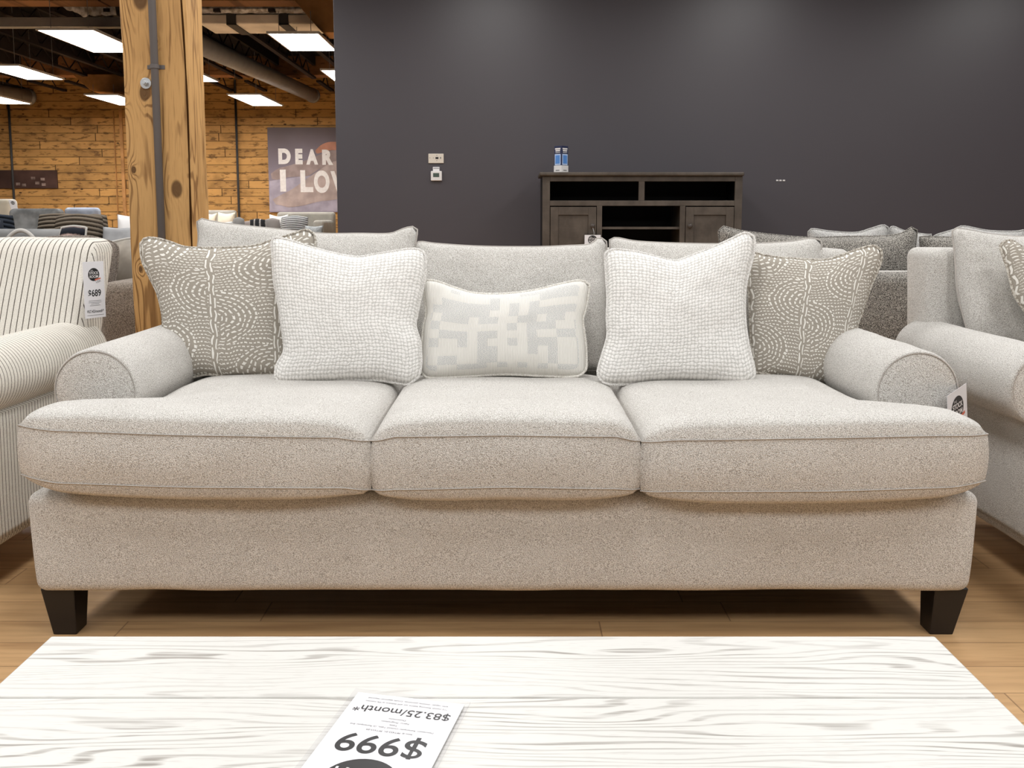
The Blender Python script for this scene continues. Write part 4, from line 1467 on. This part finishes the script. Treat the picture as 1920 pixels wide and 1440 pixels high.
# ------------------------------------------------------------------ poster and marks on the board wall
PW = WALL_Y - .04
q0, q1 = at(501, 239, PW), at(505, 398, PW)
poster = thing('poster', 'large poster with reclining arms reading DEAR I LOV, on the board wall', 'poster', ((q0.x) + .9, PW, q1.z))
pm = Mat('poster_ground', .6, .2)
_, _, pz = pm.xyz()
pn = pm.noise(pm.coord(), 1.2, 2)
pm.color(pm.mix((pz * .55 + (pn - .5) * .5).smooth(0.1, 1.1), (0.27, 0.24, 0.30), (0.125, 0.10, 0.105)))
mb = MB(); mb.box(q0.x, q0.x + 2.2, PW, PW + .03, q1.z, q0.z)
mb.build('panel', pm.m, poster)
PC = lambda zx, zy, k: at(480 + zx / 7.2, 220 + zy / 7.2, PW - .002 * k)
def flat(name, pts, k, col, label=None):
    MB().add
    m = MB()
    P_ = [PC(x, y, k) for x, y in pts]
    if name != 'printed_sheet': P_ = spline(P_ + [P_[0]], 40)[:-1]
    m.add(P_, [tuple(range(len(P_)))])
    return m.build(name, plain('print_' + name, col, .6, .2, .18, 4), poster, label=label)
flat('printed_sheet', [(180, 860), (600, 800), (1100, 760), (1500, 760), (1700, 1270), (1100, 1268), (185, 1265)], 1, (0.36, 0.33, 0.40))
flat('printed_arm', [(200, 760), (300, 690), (450, 650), (700, 570), (900, 490), (1100, 440), (1500, 470), (1500, 600), (1000, 680), (850, 700), (700, 790), (450, 805), (260, 848), (205, 820)], 2, (0.30, 0.235, 0.225))
flat('printed_shoulder', [(800, 450), (870, 380), (960, 338), (1060, 330), (1200, 350), (1150, 430), (960, 450), (830, 490)], 3, (0.42, 0.20, 0.135))
flat('printed_forearm', [(222, 1110), (350, 1040), (480, 975), (640, 860), (800, 750), (1000, 620), (1200, 560), (1500, 560), (1500, 1000), (1090, 1105), (850, 1135), (640, 1190), (430, 1215), (350, 1190), (260, 1172)], 4, (0.40, 0.325, 0.305))
PR, PU = Vector((1, 0, 0)), Vector((0, 0, 1))
for ch, x, y, s, sq in (('D', 382, 537, 200, 1.0), ('E', 575, 540, 200, .85), ('A', 757, 545, 195, .85), ('R', 953, 550, 195, .95), ('I', 365, 870, 300, 1.25), ('L', 675, 878, 300, 1.05), ('O', 888, 885, 300, .78), ('V', 1110, 890, 300, .85)):
    hgt = s / 7.2 * PW / FPX
    lettering(ch, hgt / 0.80, PC(x, y, 6), PR, PU, M['white_print'], poster, 'lettering', 0.028, squash=sq * .86)

sgn = thing('wall_sign', 'dark weathered sign board on the far left of the board wall', 'sign', at(50, 353, PW))
s0, s1 = at(-60, 319, PW), at(108, 353, PW)
MB().box(s0.x, s1.x, PW, PW + .03, s1.z, s0.z).build('board', plain('weathered_board', (0.065, 0.035, 0.028), .7, .2, .35, 2), sgn)
WORN = plain('worn_print', (0.20, 0.15, 0.13), .7, .2, .5, 9)
for k, (x, y) in enumerate(((34, 345), (45, 347), (62, 334), (70, 343), (80, 336), (82, 346))):
    a, b = at(x - 4, y - 2.5, PW - .001), at(x + 4, y + 2.5, PW - .001)
    MB().box(a.x, b.x, PW - .003, PW, b.z, a.z).build('worn_lettering', WORN, sgn)
for px, lab in ((22, 'thin dark pipe up the board wall, left of the timber post'), (445, 'thin dark pipe up the board wall, between post and poster')):
    c = at(px, 300, PW)
    o = MB().tube([(c.x, PW - .0, 0), (c.x, PW - .0, 3.9)], .024, 10).build('wall_pipe', M['strap'], None, smooth=True)
    tag(o, lab, 'pipe')
a, b = at(212, 208, PW), at(220, 400, PW)
o = MB().box(a.x, b.x, PW, PW + .04, 0, a.z).build('trim_1', M['corbelwood'])
tag(o, 'pale vertical trim board on the board wall', kind='structure')
a, b = at(222, 200, PW), at(226, 400, PW)
o = MB().box(a.x, a.x + .06, PW, PW + .04, 0, 3.3).build('trim_2', M['corbelwood'])
tag(o, 'second vertical trim board beside the first on the board wall', kind='structure')

# ------------------------------------------------------------------ under the ceiling
def ceiling_light(label, nl, nr, yn, fl_, yf_, z=3.2, ztop=4.1):
    a, b, f = at_z(nl, yn, z), at_z(nr, yn, z), at_z(fl_, yf_, z)
    w = b.x - a.x
    x0, y0, y1 = (a.x + f.x) / 2, a.y, f.y
    root = thing('ceiling_light', label, 'ceiling light', (x0 + w / 2, (y0 + y1) / 2, z), 'LED panels in the far room')
    MB().box(x0, x0 + w, y0, y1, z, z + .004).build('diffuser', M['led'], root)
    m = MB()
    m.box(x0 - .02, x0 + w + .02, y0 - .02, y1 + .02, z + .004, z + .025)
    for (xa, xb, ya, yb) in ((x0 - .02, x0, y0 - .02, y1 + .02), (x0 + w, x0 + w + .02, y0 - .02, y1 + .02), (x0, x0 + w, y0 - .02, y0), (x0, x0 + w, y1, y1 + .02)):
        m.box(xa, xb, ya, yb, z - .003, z + .004)
    m.build('frame', M['plastic_white'], root)
    m = MB()
    for xx in (x0 + .1, x0 + w - .1):
        for yy in (y0 + .1, y1 - .1):
            MB().tube([(xx, yy, z + .02), (xx, yy, ztop)], .004, 5).build('hanger', M['duct'], root)


ceiling_light('lit LED panel left of the timber post, nearest of its row', 65, 168.7, 56.7, 182, 97.9)
ceiling_light('lit LED panel beside the charcoal wall edge, largest right of the post', 503.7, 596, 63.1, 545.7, 95, ztop=3.48)
ceiling_light('lit LED panel at the left picture edge, middle height', -34, 38, 123.6, 49, 149)
ceiling_light('lit LED panel half hidden by the right side of the post', 262, 338, 124, 346, 153)
ceiling_light('lit LED panel corner cut by the charcoal wall edge', 598, 672, 132, 636, 154)
ceiling_light('lit LED panel at the left picture edge, lowest in view', -66, -8, 177, -6, 194.5)
ceiling_light('lit LED panel half hidden by the left side of the post', 162.5, 222, 178.5, 223, 197, ztop=3.4)
ceiling_light('lit LED panel over the far wall, right of the post and whole', 428.8, 488.4, 178, 474, 198.2)

# ducts, wrapped duct and brackets
Yd = 12.35
a, b = at(-200, 32, Yd), at(223, 50, Yd)
o = MB().box(a.x, b.x + .1, Yd, Yd + .14, b.z, a.z).build('steel_girder', M['duct'], None, bevel=.006)
tag(o, 'grey steel girder under the ceiling, left of the post', 'girder')
def duct(label, p, q, r, cap=True):
    root = thing('air_duct', label, 'duct', p)
    MB().tube([p, q], r, 20).build('tube', M['duct'], root, smooth=True)
    d = (q - p).normalized()
    MB().tube([q - d * .1, q], r * 1.12, 20).build('end_collar', M['duct'], root, smooth=True)
dz = at(588, 178, 19.6).z
dx = at(585, 178, 19.6).x
p_ = at(372, 91, 13.2)
duct('long grey round air duct running to the board wall, right of the post', Vector((at(372, 88, 13.2).x, 12.0, at(372, 88, 13.2).z + .0)), Vector((dx, 19.7, dz)), .135)
duct('short grey air duct in the top left corner', Vector((at(58, 175, 19.6).x - 1.2, 13.0, at(58, 181, 19.6).z)), Vector((at(50, 175, 19.6).x, 19.7, at(58, 181, 19.6).z)), .15)
wd = thing('wrapped_duct', 'cloth wrapped duct with two dark straps, right of the post under the beam', 'duct', at(500, 45, 11.1))
a, b = at(372, 26, 12.35), at(700, 45, 12.35)
yfar = at_z(500, 63.5, b.z).y
MB().box(a.x, b.x, 12.35, yfar, b.z, a.z).build('wrap', M['cloth_duct'], wd, bevel=.02)
mb = MB()
vs, fs = [], []
for k in range(60):
    x = lerp(a.x, b.x, k / 59)
    for j in range(6):
        w = mnoise.noise(Vector((x * 7, j * 2.0, 3))) * .03
        vs.append((x, 12.33 + w - (.03 if j in (2, 3) else 0), lerp(a.z, at(500, 11, 12.33).z, j / 5) + w * .6))
for k in range(59):
    for j in range(5):
        fs.append((k * 6 + j, k * 6 + 6 + j, k * 6 + 7 + j, k * 6 + 1 + j))
mb.add(vs, fs)
mb.build('insulation', M['wool'], wd, smooth=True, label='rough pale insulation')
for px in (433, 531):
    s0 = at(px - 9, 26, 12.34).x
    s1 = at(px + 9, 26, 12.34).x
    m = MB(); m.box(s0, s1, 12.335, 12.352, b.z - .012, a.z + .01); m.box(s0, s1, 12.335, yfar + .01, b.z - .013, b.z - .001)
    m.build('strap', M['strap'], wd)
ins = at(165, 20, 12.28)
mb = MB(); vs = []; fs = []
i0, i1 = at(118, 13, 12.28), at(214, 28, 12.28)
for k in range(30):
    t = k / 29
    x = lerp(i0.x, i1.x, t)
    zb_ = lerp(i0.z, i1.z, min(1, t * 3)) + mnoise.noise(Vector((t * 9, 1, 2))) * .02
    for j in range(5):
        vs.append((x, 12.28 + mnoise.noise(Vector((t * 14, j * 2, 7))) * .03, lerp(zb_, i0.z + .15, j / 4)))
for k in range(29):
    for j in range(4):
        fs.append((k * 5 + j, k * 5 + 5 + j, k * 5 + 6 + j, k * 5 + 1 + j))
mb.add(vs, fs)
o = mb.build('insulation_batt', M['wool'], None, smooth=True)
so = o.modifiers.new('s', 'SOLIDIFY'); so.thickness = .05
tag(o, 'torn pale insulation hanging above the grey girder, left of the post', 'insulation')
# corbels under the beams
def corbel(label, pts, Y, d):
    P_ = [at(x, y, Y) for x, y in pts]
    o = MB().prism(P_, (0, d, 0)).build('corbel', M['corbelwood'], None, bevel=.01)
    tag(o, label, 'bracket', 'carved brackets under the beams')
corbel('chamfered timber bracket under the far beam, left of the post', [(135, 139), (168, 168), (178, 172.5), (236, 172.5), (236, 139)], B2 - .36, .355)
corbel('chamfered timber bracket in the upper corner beside the charcoal wall', [(551, 0), (556, -3), (700, -3), (700, 61), (607, 61), (596, 52)], B1 - .41, .405)
